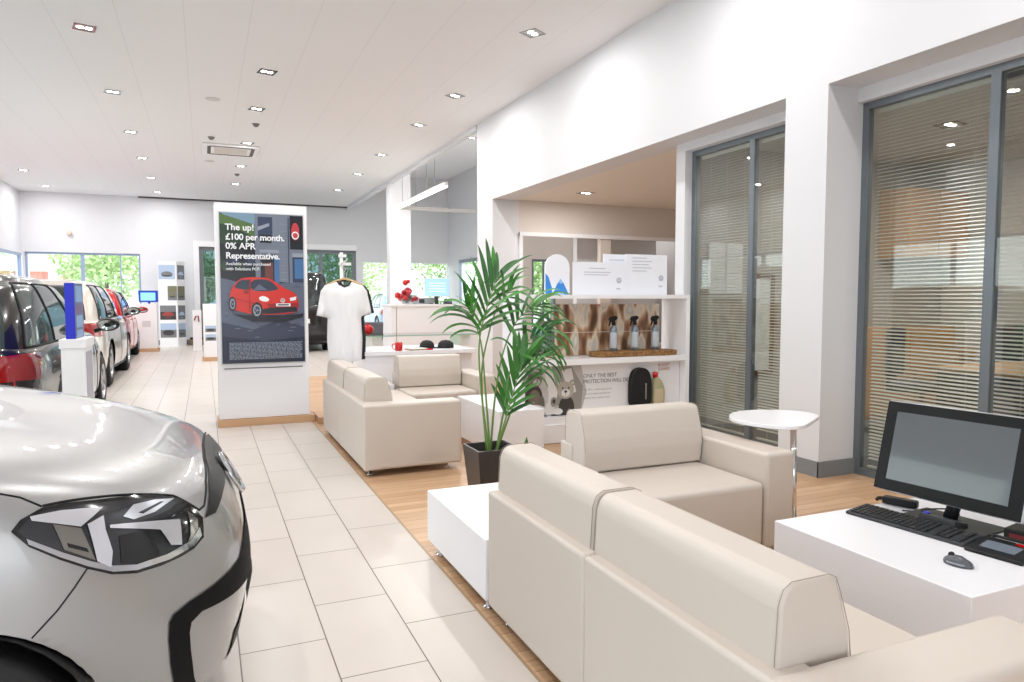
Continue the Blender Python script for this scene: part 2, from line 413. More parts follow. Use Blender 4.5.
# pale building far to the left
t = thing('brick_building', 'pale building with a row of small red brick panels outside the left back window', 'building', (-9.5,44,0))
MB().box(-6,5.2,0,6,0,3.7).build('wall', mat('pale_render', (240,236,232), .8), t)
for k in range(6): MB().box(-4.6+k*1.45,-3.8+k*1.45,-.05,0,2.1,2.7).build('brick_panel', mat('brick_red', (190,120,104), .8), t)
MB().box(-6.2,5.4,-.2,6.2,3.7,3.9).build('roof', mat('roof_grey', (205,205,210), .7), t)

# ------------------------------------------------------------------ camera
cam = bpy.data.cameras.new('camera'); co = bpy.data.objects.new('camera', cam); C.objects.link(co)
cam.sensor_width = 36; cam.lens = 705/1024*36; cam.clip_start = .05; cam.clip_end = 300
pitch = math.atan(43/705); yaw = math.atan(308/math.hypot(705,43))
co.location = (0,0,1.3); co.rotation_euler = (PI/2-pitch, 0, -yaw)
bpy.context.scene.camera = co
vs = bpy.context.scene.view_settings
vs.view_transform = 'Standard'; vs.look = 'None'; vs.exposure = 0.54; vs.gamma = 1; vs.use_curve_mapping = False

# ------------------------------------------------------------------ downlights
LAMPM = mat('lamp_glow', (255,250,240), .5, emit=(255,246,232), es=14)
RIM = mat('lamp_rim', (150,150,150), .15, metal=1)
def make_downlight():
    t = thing('ceiling_downlight', 'x', 'ceiling light')
    s = MB()
    for a in range(4):
        M = Matrix.Rotation(a*PI/2,4,'Z'); s.box(-.1,.1,.082,.1,-.006,.0, M=M)
    s.build('rim', RIM, t)
    MB().box(-.082,.082,-.082,.082,-.002,.0).build('recess', mat('lamp_recess', (170,168,164), .3, metal=.6), t)
    for sx in (-1,1):
        MB().lathe([(0,-.004),(.032,-.004),(.032,-.002)], 16, c=(sx*.037,0,0)).build('bulb', LAMPM, t)
    return t
def area(parent, power, size, z=-.02, col=(1,.985,.965), spread=PI):
    l = bpy.data.lights.new('lamp', 'AREA'); l.energy = power; l.size = size; l.color = col; l.shape = 'DISK'
    o = bpy.data.objects.new('lamp_light', l); C.objects.link(o); o.parent = parent; o.location = (0,0,z); return o
ORD = ['nearest','second','third','fourth','fifth','sixth','seventh','eighth']
dl0 = make_downlight(); first = True
rows = [(-1.05, 'left middle ceiling row', [1.15,3.6,6.05,8.49,10.94,13.43,15.8,18.3,20.7], 3),  # here, central and right rows: unseen front lamps added to brighten the foreground
        (.77, 'central ceiling row', [1.9,4.35,6.8,9.23,11.07,13.55,15.94,18.48], 3),
        (3.2, 'ceiling row beside the right wall', [-.6,1.85,4.3,6.80,9.28,11.06,13.62,15.92,18.45], 3),
        (-3.5, 'ceiling row beside the left wall', [8.6,11,13.4,15.9,18.3,20.66], 4)]
LIGHTP = 16
for x, rn, ys, hid in rows:
    for k, y in enumerate(ys):
        if first: t = dl0; first = False
        else: t = copy_tree(dl0)
        t.location = (x,y,4.05); t.rotation_euler = (0,0,math.radians(12 if x < 1 else 30))
        where = 'above the photo' if k < hid else 'nearest visible one' if k == hid else ORD[k-hid]+' visible from the camera'
        t['label'] = 'square downlight in the %s, %s' % (rn, where); t['group'] = 'downlights of the '+rn
        if len(t.children) and not any(c.type == 'LIGHT' for c in t.children): area(t, LIGHTP, .12)
t = copy_tree(dl0); t.location = (5.08,8.99,2.81); t['label'] = 'recessed downlight in the beige alcove ceiling above the shelf'; t['group'] = 'alcove and office lights'
t = copy_tree(dl0); t.location = (6.0,4.2,2.81); t['label'] = 'recessed downlight in the office ceiling seen through the blinds'; t['group'] = 'alcove and office lights'; OFF1 = t
t = copy_tree(dl0); t.location = (7.2,2.4,2.81); t['label'] = 'recessed downlight in the office ceiling further right behind the blinds'; t['group'] = 'alcove and office lights'
offl = bpy.data.lights.new('office_lamp', 'AREA'); offl.energy = 30; offl.size = .14; offl.shape = 'DISK'; offl.color = (1,.95,.88)
for q in (t, OFF1):
    for c in q.children:
        if c.type == 'LIGHT': c.data = offl
for (x,y,d) in [(5.0,13.8,'nearer'),(5.9,15.9,'farther')]:
    t = copy_tree(dl0); t.location = (x,y,5.08)
    for c in t.children:
        if c.type == 'LIGHT': c.data = offl
    t['label'] = 'recessed downlight in the side room ceiling, %s one above the hanging lamp' % d; t['group'] = 'side room downlights'
# air conditioning cassette
t = thing('air_conditioner', 'square white ceiling air conditioning cassette with a dark slot round its grille', 'air conditioner', (.52,14.25,4.05))
MB().box(-.48,.48,-.48,.48,-.035,-.001, r=.015).build('panel', WHITE, t)
s = MB()
for a in range(4): s.box(-.36,.36,.34,.40,-.04,-.033, M=Matrix.Rotation(a*PI/2,4,'Z'))
s.build('air_slot', mat('slot_dark', (95,90,86), .6), t)
s = MB()
for k in range(12): s.box(-.28,.28,-.27+k*.047,-.25+k*.047,-.042,-.034)
s.build('grille', mat('grille_cream', (222,216,208), .5), t)
for (x,y,l) in [(.18,10.77,'round white ceiling speaker nearest the camera'),(.17,15.6,'round white ceiling speaker beyond the air conditioner')]:
    tag(MB().lathe([(0,-.008),(.09,-.008),(.1,0)],24,c=(x,y,4.05)).build('ceiling_speaker', mat('speaker_grey', (208,206,204), .6)), l, 'speaker', 'ceiling speakers')
for (x,y,l) in [(.18,13.29,'small dark ceiling sensor in front of the air conditioner'),(.82,12.02,'small ceiling sensor between the middle downlights'),(.74,16.98,'small ceiling sensor far back in the middle row'),(4.9,12.2,'small dark sensor on the side room ceiling')]:
    z = 5.08 if x > 4 else 4.05
    tag(MB().lathe([(0,-.05),(.03,-.045),(.045,-.02),(.06,0)],16,c=(x,y,z)).build('ceiling_sensor', mat('sensor_grey', (120,118,116), .5)), l, 'sensor')
tag(MB().lathe([(0,.0),(.06,.0),(.06,.04),(0,.04)],20, M=Matrix.Translation((-3.2,21.75,3.0)) @ Matrix.Rotation(PI/2,4,'X')).build('wall_sensor', mat('beige_sensor', (226,205,190), .5)), 'small round beige sensor high on the back wall above the left window', 'sensor')

# L-shaped hanging linear lamp
GLOW = mat('tube_glow', (255,250,244), .5, emit=(255,246,238), es=5)
t = thing('pendant_lamp', 'L-shaped hanging lamp with one glowing arm, in front of the white column', 'pendant lamp', (4.13,16.1,3.36))
MB().box(-.035,.035,-3.6,.035,0,.07).build('lamp_body', mat('lamp_casing', (225,225,225), .4), t)
MB().box(-.03,.03,-3.6,.03,-.02,.002).build('light_tube', GLOW, t)
MB().box(.035,3.0,-.035,.035,-.02,.06).build('lamp_body', mat('lamp_casing_grey', (170,168,166), .4), t)
for (x,y) in [(0,-2.9),(0,-2.35),(0,-.5),(2.0,0),(.45,0)]: MB().tube([(x,y,.06),(x,y,1.71)], .006, seg=5).build('wire', STEEL, t)
l = bpy.data.lights.new('lamp', 'AREA'); l.shape='RECTANGLE'; l.size=.05; l.size_y=3.5; l.energy=25; lo = bpy.data.objects.new('lamp_light', l); C.objects.link(lo); lo.parent=t; lo.location=(0,-1.78,-.03)
# ------------------------------------------------------------------ seating
def seating(name, label, cat, loc, rotz, n, arm_lo, arm_hi, group=None, U=.765):
    """local x along the seat, back at y=0, front at y=-D, modules of .765 m"""
    t = thing(name, label, cat, loc, rotz, group)
    A = .19; D = .74; x0 = A if arm_lo else 0; L = x0+n*U+(A if arm_hi else 0)
    s = MB()
    edges = [0] + ([x0+U*k-.02 for k in range(1,n)] or []) + [L]
    for a, b in zip(edges[:-1], edges[1:]): s.box(a+.0006,b-.0006,-.13,0,.05,.525, r=.013, seg=3)
    s.box(.01,L-.01,-.12,-.01,.06,.515)
    s.build('back_panel', LEATHER, t)
    s = MB()
    for k in range(n): s.box(x0+U*k+.002,x0+U*(k+1)-.002,-D,-.12,.06,.385, r=.028, seg=3)
    s.build('seat', LEATHER, t)
    for on, a in ((arm_lo,0),(arm_hi,L-A)):
        if on:
            ar = MB().box(a,a+A-.003,-D-.005,-.004,.05,.53, r=.022, seg=4).build('armrest', LEATHER, t)
            s = MB()
            for xx in (a+.0215, a+A-.0245): s.tube([(xx,-D-.0035,.07),(xx,-D-.0035,.505)], .0016, seg=5)
            s.tube([(a+.0215,-D-.0035,.507),(a+A-.0245,-D-.0035,.507)], .0016, seg=5)
            s.build('seam', LEATHER_D, ar)
    prof = [(-.042,.515),(-.05,.66),(-.062,.69),(-.085,.705),(-.19,.705),(-.212,.695),(-.226,.66),(-.255,.57),(-.262,.5),(-.25,.39),(-.13,.39),(-.13,.515)]
    for k in range(n):
        a, b = x0+U*k+.006, x0+U*(k+1)-.006
        cu = MB().prism([(p[0],p[1]) for p in prof], a, b, axis='x', r=.012, seg=3).build('back_cushion', LEATHER, t)
        for e in (a+.0035, b-.0035):
            s = MB()
            s.tube([(e,p[0]*1.0,p[1]) for p in [(-.042,.53),(-.049,.66),(-.0615,.692),(-.085,.7062),(-.19,.7062),(-.2125,.696),(-.227,.66),(-.256,.57),(-.2625,.5)]], .0012, seg=5)
            s.build('piping', LEATHER_D, cu)
    for fx in (.1, L-.1):
        for fy in (-.06,-D+.09):
            MB().lathe([(0,0),(.022,0),(.024,.006),(.012,.012),(.012,.06),(0,.06)],16,c=(fx,fy,0)).build('foot', CHROME, t)
    return t
seating('sofa', 'near beige leather sofa with its back to the tiled aisle, beside the white box', 'sofa', (1.03,.89,0), PI/2, 2, True, False)
seating('sofa', 'far beige leather sofa with its armrest end facing the camera, behind the potted palm', 'sofa', (1.03,5.02,0), PI/2, 2, True, False, U=.86)
seating('armchair', 'near beige leather armchair with one right armrest, in front of the white display shelf', 'armchair', (1.77,3.40,0), 0, 1, False, True)
seating('armchair', 'far beige leather armchair in front of the table with the red mug', 'armchair', (1.79,7.26,0), 0, 1, False, True, U=.69)

# white box table beside the near sofa
t = thing('side_table', 'low glossy white box table at the left end of the near sofa', 'table')
MB().box(1.03,1.62,2.635,3.455,.055,.312, r=.004).build('box_body', GLOSSW, t)
for x in (1.07,1.56):
    for y in (2.70,3.36):
        MB().lathe([(0,0),(.024,0),(.026,.006),(.012,.012),(.012,.057),(0,.057)],16,c=(x,y,0)).build('foot', CHROME, t)
# low computer table
t = thing('coffee_table', 'low square glossy white table carrying the computer in front of the near sofa', 'table')
MB().box(2.05,3.0,1.315,2.10,.05,.42, r=.003).build('box_body', GLOSSW, t)
for x in (2.12,2.93):
    for y in (1.39,2.03): MB().lathe([(0,0),(.024,0),(.024,.01),(.012,.014),(.012,.052),(0,.052)],12,c=(x,y,0)).build('foot', CHROME, t)
# coffee table between far sofa and armchair
t = thing('coffee_table', 'low white table between the far sofa and the far armchair', 'table')
MB().box(1.20,1.765,7.06,7.75,.055,.42, r=.004).build('box_body', GLOSSW, t)
for x in (1.25,1.71):
    for y in (7.12,7.69): MB().lathe([(0,0),(.022,0),(.012,.012),(.012,.057),(0,.057)],10,c=(x,y,0)).build('foot', CHROME, t)
# C-shaped laptop table
t = thing('laptop_table', 'white rounded-triangle laptop table on a slim chrome leg, over the near armchair arm', 'table')
def chaikin(p, k=2):
    for _ in range(k):
        q = []
        for i in range(len(p)):
            a, b = p[i], p[(i+1)%len(p)]
            q += [tuple(a[j]*.75+b[j]*.25 for j in range(len(a))), tuple(a[j]*.25+b[j]*.75 for j in range(len(a)))]
        p = q
    return p
TOPXY = chaikin([(2.62,3.10),(2.86,3.30),(3.16,3.20),(3.22,2.98),(3.00,2.84),(2.80,2.72),(2.66,2.84)],3)
TOPXY = [(x+.03,y) for x,y in TOPXY]
MB().prism(TOPXY, .612,.632, axis='z', r=.003).build('tabletop', GLOSSW, t)
MB().tube([(2.85,2.78,.015),(2.85,2.80,.615)], .016, seg=14).build('leg', CHROME, t)
MB().box(2.79,3.02,2.62,2.95,.0,.014, r=.004).build('base_plate', CHROME, t)

# ------------------------------------------------------------------ computer on the low table
DZ = .42
u = Vector((-.101,.995,0)); nrm = Vector((-.995,-.101,0))      # along the screen, out of the screen
def mon_frame(o, back):
    up = (Vector((0,0,1))*math.cos(back) - nrm*math.sin(back))
    n = (nrm*math.cos(back) + Vector((0,0,1))*math.sin(back))
    M = Matrix.Identity(4)
    xx = -u
    for i in range(3): M[i][0] = xx[i]; M[i][1] = up[i]; M[i][2] = n[i]; M[i][3] = o[i]
    return M
t = thing('computer_monitor', 'large black touch-screen monitor with silver edge, tilted back on the low white table', 'monitor')
O = Vector((2.587,2.098,.497)); MM = mon_frame(O, math.radians(14)); MW, MH = .568, .38
MB().box(0,MW,0,MH,-.035,-.006, r=.008, M=MM).build('case', mat('silver_plastic', (190,192,196), .35, metal=.4), t)
MB().box(.004,MW-.004,.004,MH-.004,-.006,.0, r=.004, M=MM).build('bezel', mat('bezel_black', (13,13,15), .38, spec=.3), t)
MB().box(.052,MW-.052,.05,MH-.045,.0,.0008, M=MM).build('screen', mat('screen_off', (92,97,101), .10, coat=.5), t)
b = MB()
b.box(MW*.5-.10,MW*.5+.10,.05,.22,-.07,-.035, r=.01, M=MM)
b.build('rear_housing', DARKP, t)
ctr = O - u*MW*.5
MB().tube([tuple(ctr+Vector((.075,.007,.06))), tuple(ctr+Vector((.10,.01,-.02))), tuple(ctr+Vector((.07,.007,-.068)))], .026, seg=12).build('neck', BLACKP, t)
Mb = Matrix.Translation((2.62,1.80,DZ)) @ Matrix.Rotation(math.radians(5.8),4,'Z')
MB().box(-.115,.14,-.165,.15,0,.009, r=.003, M=Mb).build('foot_plate', BLACKP, t)
# keyboard
t = thing('keyboard', 'black keyboard lying on the low white table in front of the monitor', 'keyboard')
ka, kb = Vector((2.385,2.055,DZ)), Vector((2.435,1.60,DZ))
ku = (kb-ka).normalized(); kv = Vector((-ku.y,ku.x,0)); KL = (kb-ka).length
KM = Matrix.Identity(4)
for i in range(3): KM[i][0] = ku[i]; KM[i][1] = kv[i]; KM[i][2] = (0,0,1)[i]; KM[i][3] = ka[i]
MB().prism([(0,0),(.0,.012),(.132,.023),(.132,0)], 0, KL, axis='x', r=.003, M=KM).build('case', DARKP, t)
keys = MB()
rowsk = 6
for r_ in range(rowsk):
    y = .010+r_*.0192; z = .0125+y*.083
    n = 21
    for c in range(n):
        x = .012+c*(KL-.024)/n
        if (r_ == 0 and 4 <= c <= 8) or c in (15,19) : continue
        keys.box(x,x+.0165,y,y+.0165,z,z+.0065, r=.0012, seg=1, M=KM)
    if r_ == 0: keys.box(.012+4*(KL-.024)/n, .012+9*(KL-.024)/n-.004, y,y+.0165,z,z+.0065, r=.0012, seg=1, M=KM)
keys.build('keys', mat('key_black', (38,39,42), .4), t)
# mouse
t = thing('computer_mouse', 'small grey and black mouse on the low white table near its front corner', 'mouse', (2.262,1.50,DZ), math.radians(100))
s = MB().ball((0,0,.006), (.046,.029,.026), mat('mouse_shell',(84,88,94),.3), 3)
for v in s.bm.verts:
    if v.co.z < 0: v.co.z = 0
    if v.co.x < -.01: v.co.z *= .86
s.build('shell', None, t)
MB().tube([(.044,0,.008),(.02,.0282,.010),(-.02,.0270,.010),(-.0455,0,.009),(-.02,-.0270,.010),(.02,-.0282,.010),(.044,0,.008)], .003).build('trim_band', mat('mouse_grey', (150,154,160), .3), t)
MB().lathe([(0,-.004),(.009,-.004),(.009,.004),(0,.004)],14, M=Matrix.Translation((.022,0,.029))@Matrix.Rotation(PI/2,4,'X')).build('scroll_wheel', RUBBER, t)
# signature pad / tablet and the things beside it
t = thing('signature_pad', 'black signature pad with a grey screen at the right of the low white table', 'signature pad', (2.50,1.505,DZ), math.radians(-82))
MB().prism([(-.075,0),(-.075,.012),(.07,.03),(.075,0)], -.09,.09, axis='x', r=.004).build('case', BLACKP, t)
MB().box(-.06,.05,-.035,.03,0,.0015, M=Matrix.Translation((0,0,.0218))@Matrix.Rotation(math.radians(7),4,'X')).build('screen', mat('pad_screen', (112,122,134), .2), t)
MB().box(.02,.06,.045,.06,.026,.032).build('red_button', RED, t)
t = thing('stylus_pen', 'black pen lying across the signature pad', 'pen', (2.565,1.50,.458), math.radians(100))
MB().tube([(-.07,0,0),(.07,0,0)], .0055, BLACKP).build('barrel', BLACKP, t); MB().tube([(.07,0,0),(.083,0,0)], .0045, taper=.001).build('tip', DARKP, t)
t = thing('hub_box', 'small black box behind the signature pad under the monitor corner', 'box', (2.72,1.56,DZ), math.radians(10))
MB().box(-.06,.06,-.05,.05,0,.045, r=.006).build('case', BLACKP, t); MB().box(-.062,-.06,-.03,.03,.015,.03).build('socket', mat('dark_red', (110,30,34), .4), t)
t = thing('barcode_scanner', 'black handheld barcode scanner lying behind the keyboard on the low white table', 'scanner', (2.685,2.03,DZ), math.radians(-68))
MB().box(-.075,.06,-.022,.022,.003,.034, r=.008).build('body', BLACKP, t)
MB().tube([(-.07,0,.022),(-.095,.008,.016),(-.105,.02,.006)], .008).build('strap', RUBBER, t)
t = thing('desk_phone', 'dark keypad unit with cables on the monitor foot plate', 'keypad', (2.60,1.79,.4295), math.radians(95))
MB().prism([(-.045,0),(-.045,.012),(.045,.034),(.05,0)], -.07,.07, axis='x', r=.003).build('case', DARKP, t)
s = MB()
for i in range(4):
    for j in range(8): s.box(-.062+j*.014,-.052+j*.014,-.038+i*.017,-.028+i*.017,0,.003, M=Matrix.Translation((0,0,.0145))@Matrix.Rotation(math.radians(13.5),4,'X'))
s.build('buttons', mat('button_grey', (176,178,184), .4), t)
MB().lathe([(0,0),(.012,0),(.01,.006),(0,.007)],14,c=(.058,.01,.026)).build('blue_button', mat('blue_light', (40,60,210), .3), t)
for k,(pts,lab) in enumerate([([(2.66,1.96,.425),(2.70,1.9,.445),(2.72,1.83,.46),(2.70,1.78,.44)],'black cable curling from the scanner to the monitor stand'),
    ([(2.60,1.63,.425),(2.66,1.60,.430),(2.70,1.53,.425),(2.72,1.50,.424)],'black cable running behind the signature pad'),
    ([(2.60,2.0,.424),(2.66,1.95,.424),(2.70,1.87,.426),(2.72,1.80,.425)],'thin dark cable on the table beside the scanner')]):
    tag(MB().tube(chaikin(pts,2)[:-4], .003, seg=6).build('cable', BLACKP), lab, 'cable')

# ------------------------------------------------------------------ display shelf
YS, YB = 5.55, 5.95
t = thing('display_shelf', 'tall white open display shelf unit standing in the alcove opening behind the near armchair', 'shelf')
MB().box(2.50,2.545,YS,YB,0,1.33, r=.002).build('side_panel', GLOSSW, t)
MB().box(4.25,4.295,YS,YB,0,1.33, r=.002).build('side_panel', GLOSSW, t)
MB().box(2.545,4.25,YS,YB,1.295,1.33).build('shelf_board', GLOSSW, t)
MB().box(2.545,4.25,YS,YB,.70,.752).build('shelf_board', GLOSSW, t)
MB().box(2.545,4.25,YS+.02,YB,.0,.235).build('base_cabinet', GLOSSW, t)
MB().box(2.55,4.245,YS+.003,YS+.02,.01,.17).build('base_drawer', GLOSSW, t)
MB().box(2.545,4.25,YB-.02,YB,.235,.70).build('back_panel', GLOSSW, t)
# blurred photograph panel on the middle shelf
BR = [mat('print_brown_dark', (98,66,50), .5), mat('print_brown', (164,122,92), .5), mat('print_tan', (196,160,128), .5), mat('print_cream', (240,230,212), .5), mat('print_grey', (120,116,112), .5), mat('print_steel', (150,170,180), .5)]
t = thing('photo_panel', 'wide blurred brown and cream picture on the middle shelf behind the spray bottles', 'picture')
MB().box(2.98,4.17,5.88,5.895,.752,1.245).build('board', mat('board_edge', (220,210,200), .5), t)
def streak_mat():
    m = bpy.data.materials.new('blurred_photo'); m.use_nodes = True; nt = m.node_tree; b = nt.nodes['Principled BSDF']; L = nt.links.new
    tc = nt.nodes.new('ShaderNodeTexCoord'); mp = nt.nodes.new('ShaderNodeMapping'); mp.inputs['Scale'].default_value = (11,1,3.6); L(tc.outputs['Object'], mp.inputs[0])
    n = nt.nodes.new('ShaderNodeTexNoise'); n.inputs['Scale'].default_value = 1; n.inputs['Detail'].default_value = 1.5; L(mp.outputs[0], n.inputs['Vector'])
    cr = nt.nodes.new('ShaderNodeValToRGB'); e = cr.color_ramp.elements
    e[0].position = .30; e[0].color = hexc(96,70,56); e[1].position = .74; e[1].color = hexc(236,232,224)
    for p_, c in ((.40,(140,100,74)),(.48,(196,158,128)),(.55,(238,226,206)),(.66,(206,200,192))): q = e.new(p_); q.color = hexc(*c)
    L(n.outputs['Fac'], cr.inputs['Fac']); L(cr.outputs['Color'], b.inputs['Base Color']); b.inputs['Roughness'].default_value = .35
    return m
MB().box(2.985,4.165,5.876,5.8799,.757,1.24).build('print', streak_mat(), t)
MB().box(2.985,4.165,5.8745,5.8755,.972,.977).build('shelf_line', BR[3], t)
# wooden tray with spray bottles
t = thing('wooden_board', 'rough flat bark-edged wooden board on the middle shelf under the three spray bottles', 'board')
MB().prism(chaikin([(3.31,5.60),(3.5,5.575),(3.8,5.585),(4.1,5.57),(4.21,5.6),(4.21,5.82),(3.9,5.85),(3.5,5.84),(3.28,5.8)],2), .754,.80, axis='z', r=.006).build('slab', mat('bark_wood', (142,104,62), .8, var=.5, vscale=40, bump=1, bscale=60), t)
for x, w_ in ((3.53,'left'),(3.765,'middle'),(4.0,'right')):
    t = thing('spray_bottle', 'silver spray bottle with black trigger head, %s of three on the wooden board' % w_, 'bottle', (x,5.70,.80), 0, 'spray bottles on the wooden board')
    MB().lathe([(0,0),(.034,0),(.036,.004),(.036,.19),(.032,.215),(.018,.235),(.014,.25),(0,.25)],24).build('bottle_body', mat('bottle_silver', (128,142,152), .3, metal=.6), t)
    MB().lathe([(.0364,.03),(.0366,.032),(.0366,.175),(.0364,.177)],24).build('label', mat('bottle_label', (184,192,200), .4), t)
    h = MB().lathe([(0,.245),(.019,.245),(.019,.275),(.013,.28),(0,.28)],16)
    h.prism([(-.045,.285),(-.052,.30),(-.04,.325),(.02,.332),(.04,.318),(.03,.30),(.012,.285),(.012,.27),(-.012,.27)], -.012,.012, axis='y', r=.004)
    h.build('spray_head', BLACKP, t)
    MB().prism([(-.04,.292),(-.05,.25),(-.058,.236),(-.052,.234),(-.042,.248),(-.028,.286)], -.007,.007, axis='y').build('trigger', BLACKP, t)
# glass jar and blue leaflets at the left of the middle shelf
t = thing('glass_jar', 'clear glass jar at the left of the middle shelf behind the palm', 'jar', (2.80,5.72,.752))
MB().lathe([(.0,.03),(.10,.03),(.105,.05),(.105,.27),(.08,.3),(.078,.3),(.10,.268),(.10,.05),(0,.035)],28).build('glass', glass_mat('jar_glass',(214,228,224),2.2), t)
MB().lathe([(0,0),(.13,0),(.13,.026),(0,.026)],28).build('base', mat('cream_base', (228,216,198), .5), t)
MB().lathe([(0,.305),(.082,.305),(.086,.315),(.06,.34),(0,.345)],28).build('lid', mat('jar_lid', (150,140,130), .3, metal=.5), t)
t = thing('brochure_holder', 'narrow blue brochure holder at the left end of the middle shelf', 'brochure', (2.60,5.80,.752))
MB().box(-.035,.035,-.02,.02,0,.44, r=.003).build('holder', mat('brochure_blue', (60,110,190), .4), t)
MB().box(-.03,.03,-.021,-.0201,.04,.2).build('sheet', WHITE, t)
# lower compartment: printed panel, black case, oil bottle
GR = [mat('print_grey_%d'%k, c, .5) for k, c in enumerate([(60,58,56),(104,100,96),(150,146,142),(190,187,184),(222,220,218),(120,106,96)])]
t = thing('advert_panel', 'white printed panel with grey teddy bears and text in the lower shelf', 'picture')
MB().box(2.548,4.245,5.64,5.65,.245,.695).build('board', WHITE, t)
pc = Pic(frame_xz(2.548,5.6395,.245)); G = GR
pc.r(0,.60,0,.44,G[3]); pc.p([(0,0),(.6,0),(.66,.2),(.60,.44),(.3,.44),(0,.44)],G[3])
pc.p([(.30,.44),(.5,.44),(.62,.25),(.6,0),(.46,0),(.34,.1)],G[2])          # child seat shell
pc.p([(.22,.42),(.30,.43),(.36,.2),(.32,.0),(.26,.05),(.27,.2)],G[4]); pc.p([(.40,.40),(.5,.42),(.55,.2),(.48,.18)],G[4])
# standing bear at the left, dressed
pc.p(ell(.10,.16,.11,.14),G[0]); pc.p(ell(.13,.14,.06,.1),G[5]); pc.p(ell(.20,.11,.03,.07),G[1]); pc.p(ell(.13,.33,.075,.07),G[5]); pc.p(ell(.075,.39,.025,.025,12),G[1]); pc.p(ell(.19,.39,.025,.025,12),G[1]); pc.p(ell(.15,.305,.035,.028,14),G[3])
for a,b in ((.115,.345),(.165,.345),(.155,.317)): pc.p(ell(a,b,.008,.009,10),G[0])
pc.p(ell(.12,.05,.12,.055),G[4]); pc.p(ell(.27,.05,.035,.07),G[4]); pc.r(0,.6,0,.006,G[0])
# sitting bear at the right
pc.p(ell(.45,.06,.08,.11),G[0]); pc.p(ell(.375,.285,.03,.03,14),G[2]); pc.p(ell(.51,.285,.03,.03,14),G[2]); pc.p(ell(.44,.22,.085,.08),mat('print_fur',(178,170,160),.6)); pc.p(ell(.375,.285,.017,.017,14),G[3]); pc.p(ell(.51,.285,.017,.017,14),G[3])
pc.p(ell(.44,.195,.043,.035,18),G[4]); pc.p(ell(.44,.208,.016,.012,12),G[0]); pc.p(ell(.41,.24,.009,.010,10),G[0]); pc.p(ell(.472,.24,.009,.010,10),G[0]); pc.r(.438,.442,.17,.2,G[0])
pc.p(ell(.32,.12,.035,.045,16),G[2]); pc.p(ell(.32,.125,.017,.022,12),G[0]); pc.p(ell(.36,.03,.05,.03),G[4])
pc.t('ONLY THE BEST', .62,.325,.050,G[1]); pc.t('PROTECTION WILL DO', .62,.272,.050,G[1], sp=.93)
for k,tx in enumerate(['We offer a wide range of car','care and safety products to','protect what matters most']): pc.t(tx,.62,.205-k*.038,.026,G[2])
pc.t('BOOST', 1.44,.40,.040,mat('print_salmon',(196,120,96),.5)); pc.t('GUARD', 1.44,.36,.040,mat('print_salmon'))
pc.build('print', t)
t = thing('tool_case', 'black zipped arched case standing in the lower shelf beside the oil bottle', 'case', (3.76,5.595,.245), 0)
arch = [(-.112,0),(.112,0),(.118,.2),(.11,.3),(.085,.37),(.03,.40),(-.03,.40),(-.085,.37),(-.11,.30),(-.118,.2)]
MB().prism(chaikin(arch,2), -.03,.03, axis='y', r=.01, m=mat('black_fabric', (18,19,22), .8)).build('case_body', mat('black_fabric'), t)
pc = Pic(frame_xz(.0,-.031,0))
pc.r(.042,.055,.10,.25,GR[3]); [pc.r(.044,.053,.108+k*.017,.118+k*.017,GR[0]) for k in range(8)]
pc.build('label', t)
t = thing('oil_bottle', 'pale green oil bottle with a red cap beside the black case', 'bottle', (3.955,5.60,.245))
MB().prism(chaikin([(-.06,0),(.062,0),(.075,.12),(.07,.2),(.035,.27),(.0,.30),(-.035,.30),(-.055,.24)],2), -.03,.03, axis='y', r=.008).build('bottle_body', mat('oil_green', (176,172,140), .35), t)
MB().box(-.045,.055,-.0315,-.030,.03,.19).build('label', mat('label_sand', (206,190,160), .5), t)
MB().lathe([(0,.298),(.026,.298),(.026,.345),(.02,.352),(0,.352)],18,c=(-.017,0,0)).build('cap', RED, t)

# boards standing on top of the shelf
WB = mat('board_white', (240,242,250), .4)
NAVY = mat('emblem_grey_blue', (120,128,150), .4)
def emblem_ring(pc, x, y, r, m, m2):
    pc.p(ell(x,y,r,r,28), m); pc.p(ell(x,y,r*.84,r*.84,28), m2)
    def line(a, b, w=.16):
        (x0,y0),(x1,y1) = a,b; dx,dy = x1-x0,y1-y0; L_ = math.hypot(dx,dy); nx,ny = -dy/L_*w/2, dx/L_*w/2
        pc.p([(x+(x0+nx)*r,y+(y0+ny)*r),(x+(x0-nx)*r,y+(y0-ny)*r),(x+(x1-nx)*r,y+(y1-ny)*r),(x+(x1+nx)*r,y+(y1+ny)*r)], m)
    line((-.36,.80),(-.03,.08)); line((.36,.80),(.03,.08))                      # upper letter
    for a,b in (((-.74,.45),(-.36,-.72)),((-.36,-.72),(0,.0)),((0,.0),(.36,-.72)),((.36,-.72),(.74,.45))): line(a,b)
t = thing('mountain_sign', 'white arch-topped sign with blue mountains at the left on top of the shelf', 'sign', (2.93,5.70,1.33))
sh = [(-.125,0),(.125,0),(.125,.24)] + [(.125*math.cos(a)*1.0, .24+.125*math.sin(a)) for a in [PI*k/14 for k in range(1,14)]] + [(-.125,.24)]
MB().prism(sh, -.006,.006, axis='y').build('board', WB, t)
pc = Pic(frame_xz(0,-.0065,0)); BL = mat('mountain_blue', (56,140,222), .5); BL2 = mat('mountain_light', (150,196,240), .5)
pc.p([(-.12,.0),(-.12,.19),(-.09,.16),(-.05,.05),(-.06,0)],BL); pc.p([(-.05,.0),(.0,.10),(.03,.145),(.06,.11),(.12,.0)],BL); pc.p([(.0,.1),(.03,.145),(.06,.11),(.035,.095),(.02,.11)],BL2); pc.p([(-.02,.02),(.06,.03),(.07,.0),(-.03,0)],BL2)
pc.build('print', t); 
for sx in (-1,1): MB().box(sx*.09-.008,sx*.09+.008,0,.09,0,.004).build('foot', WB, t)
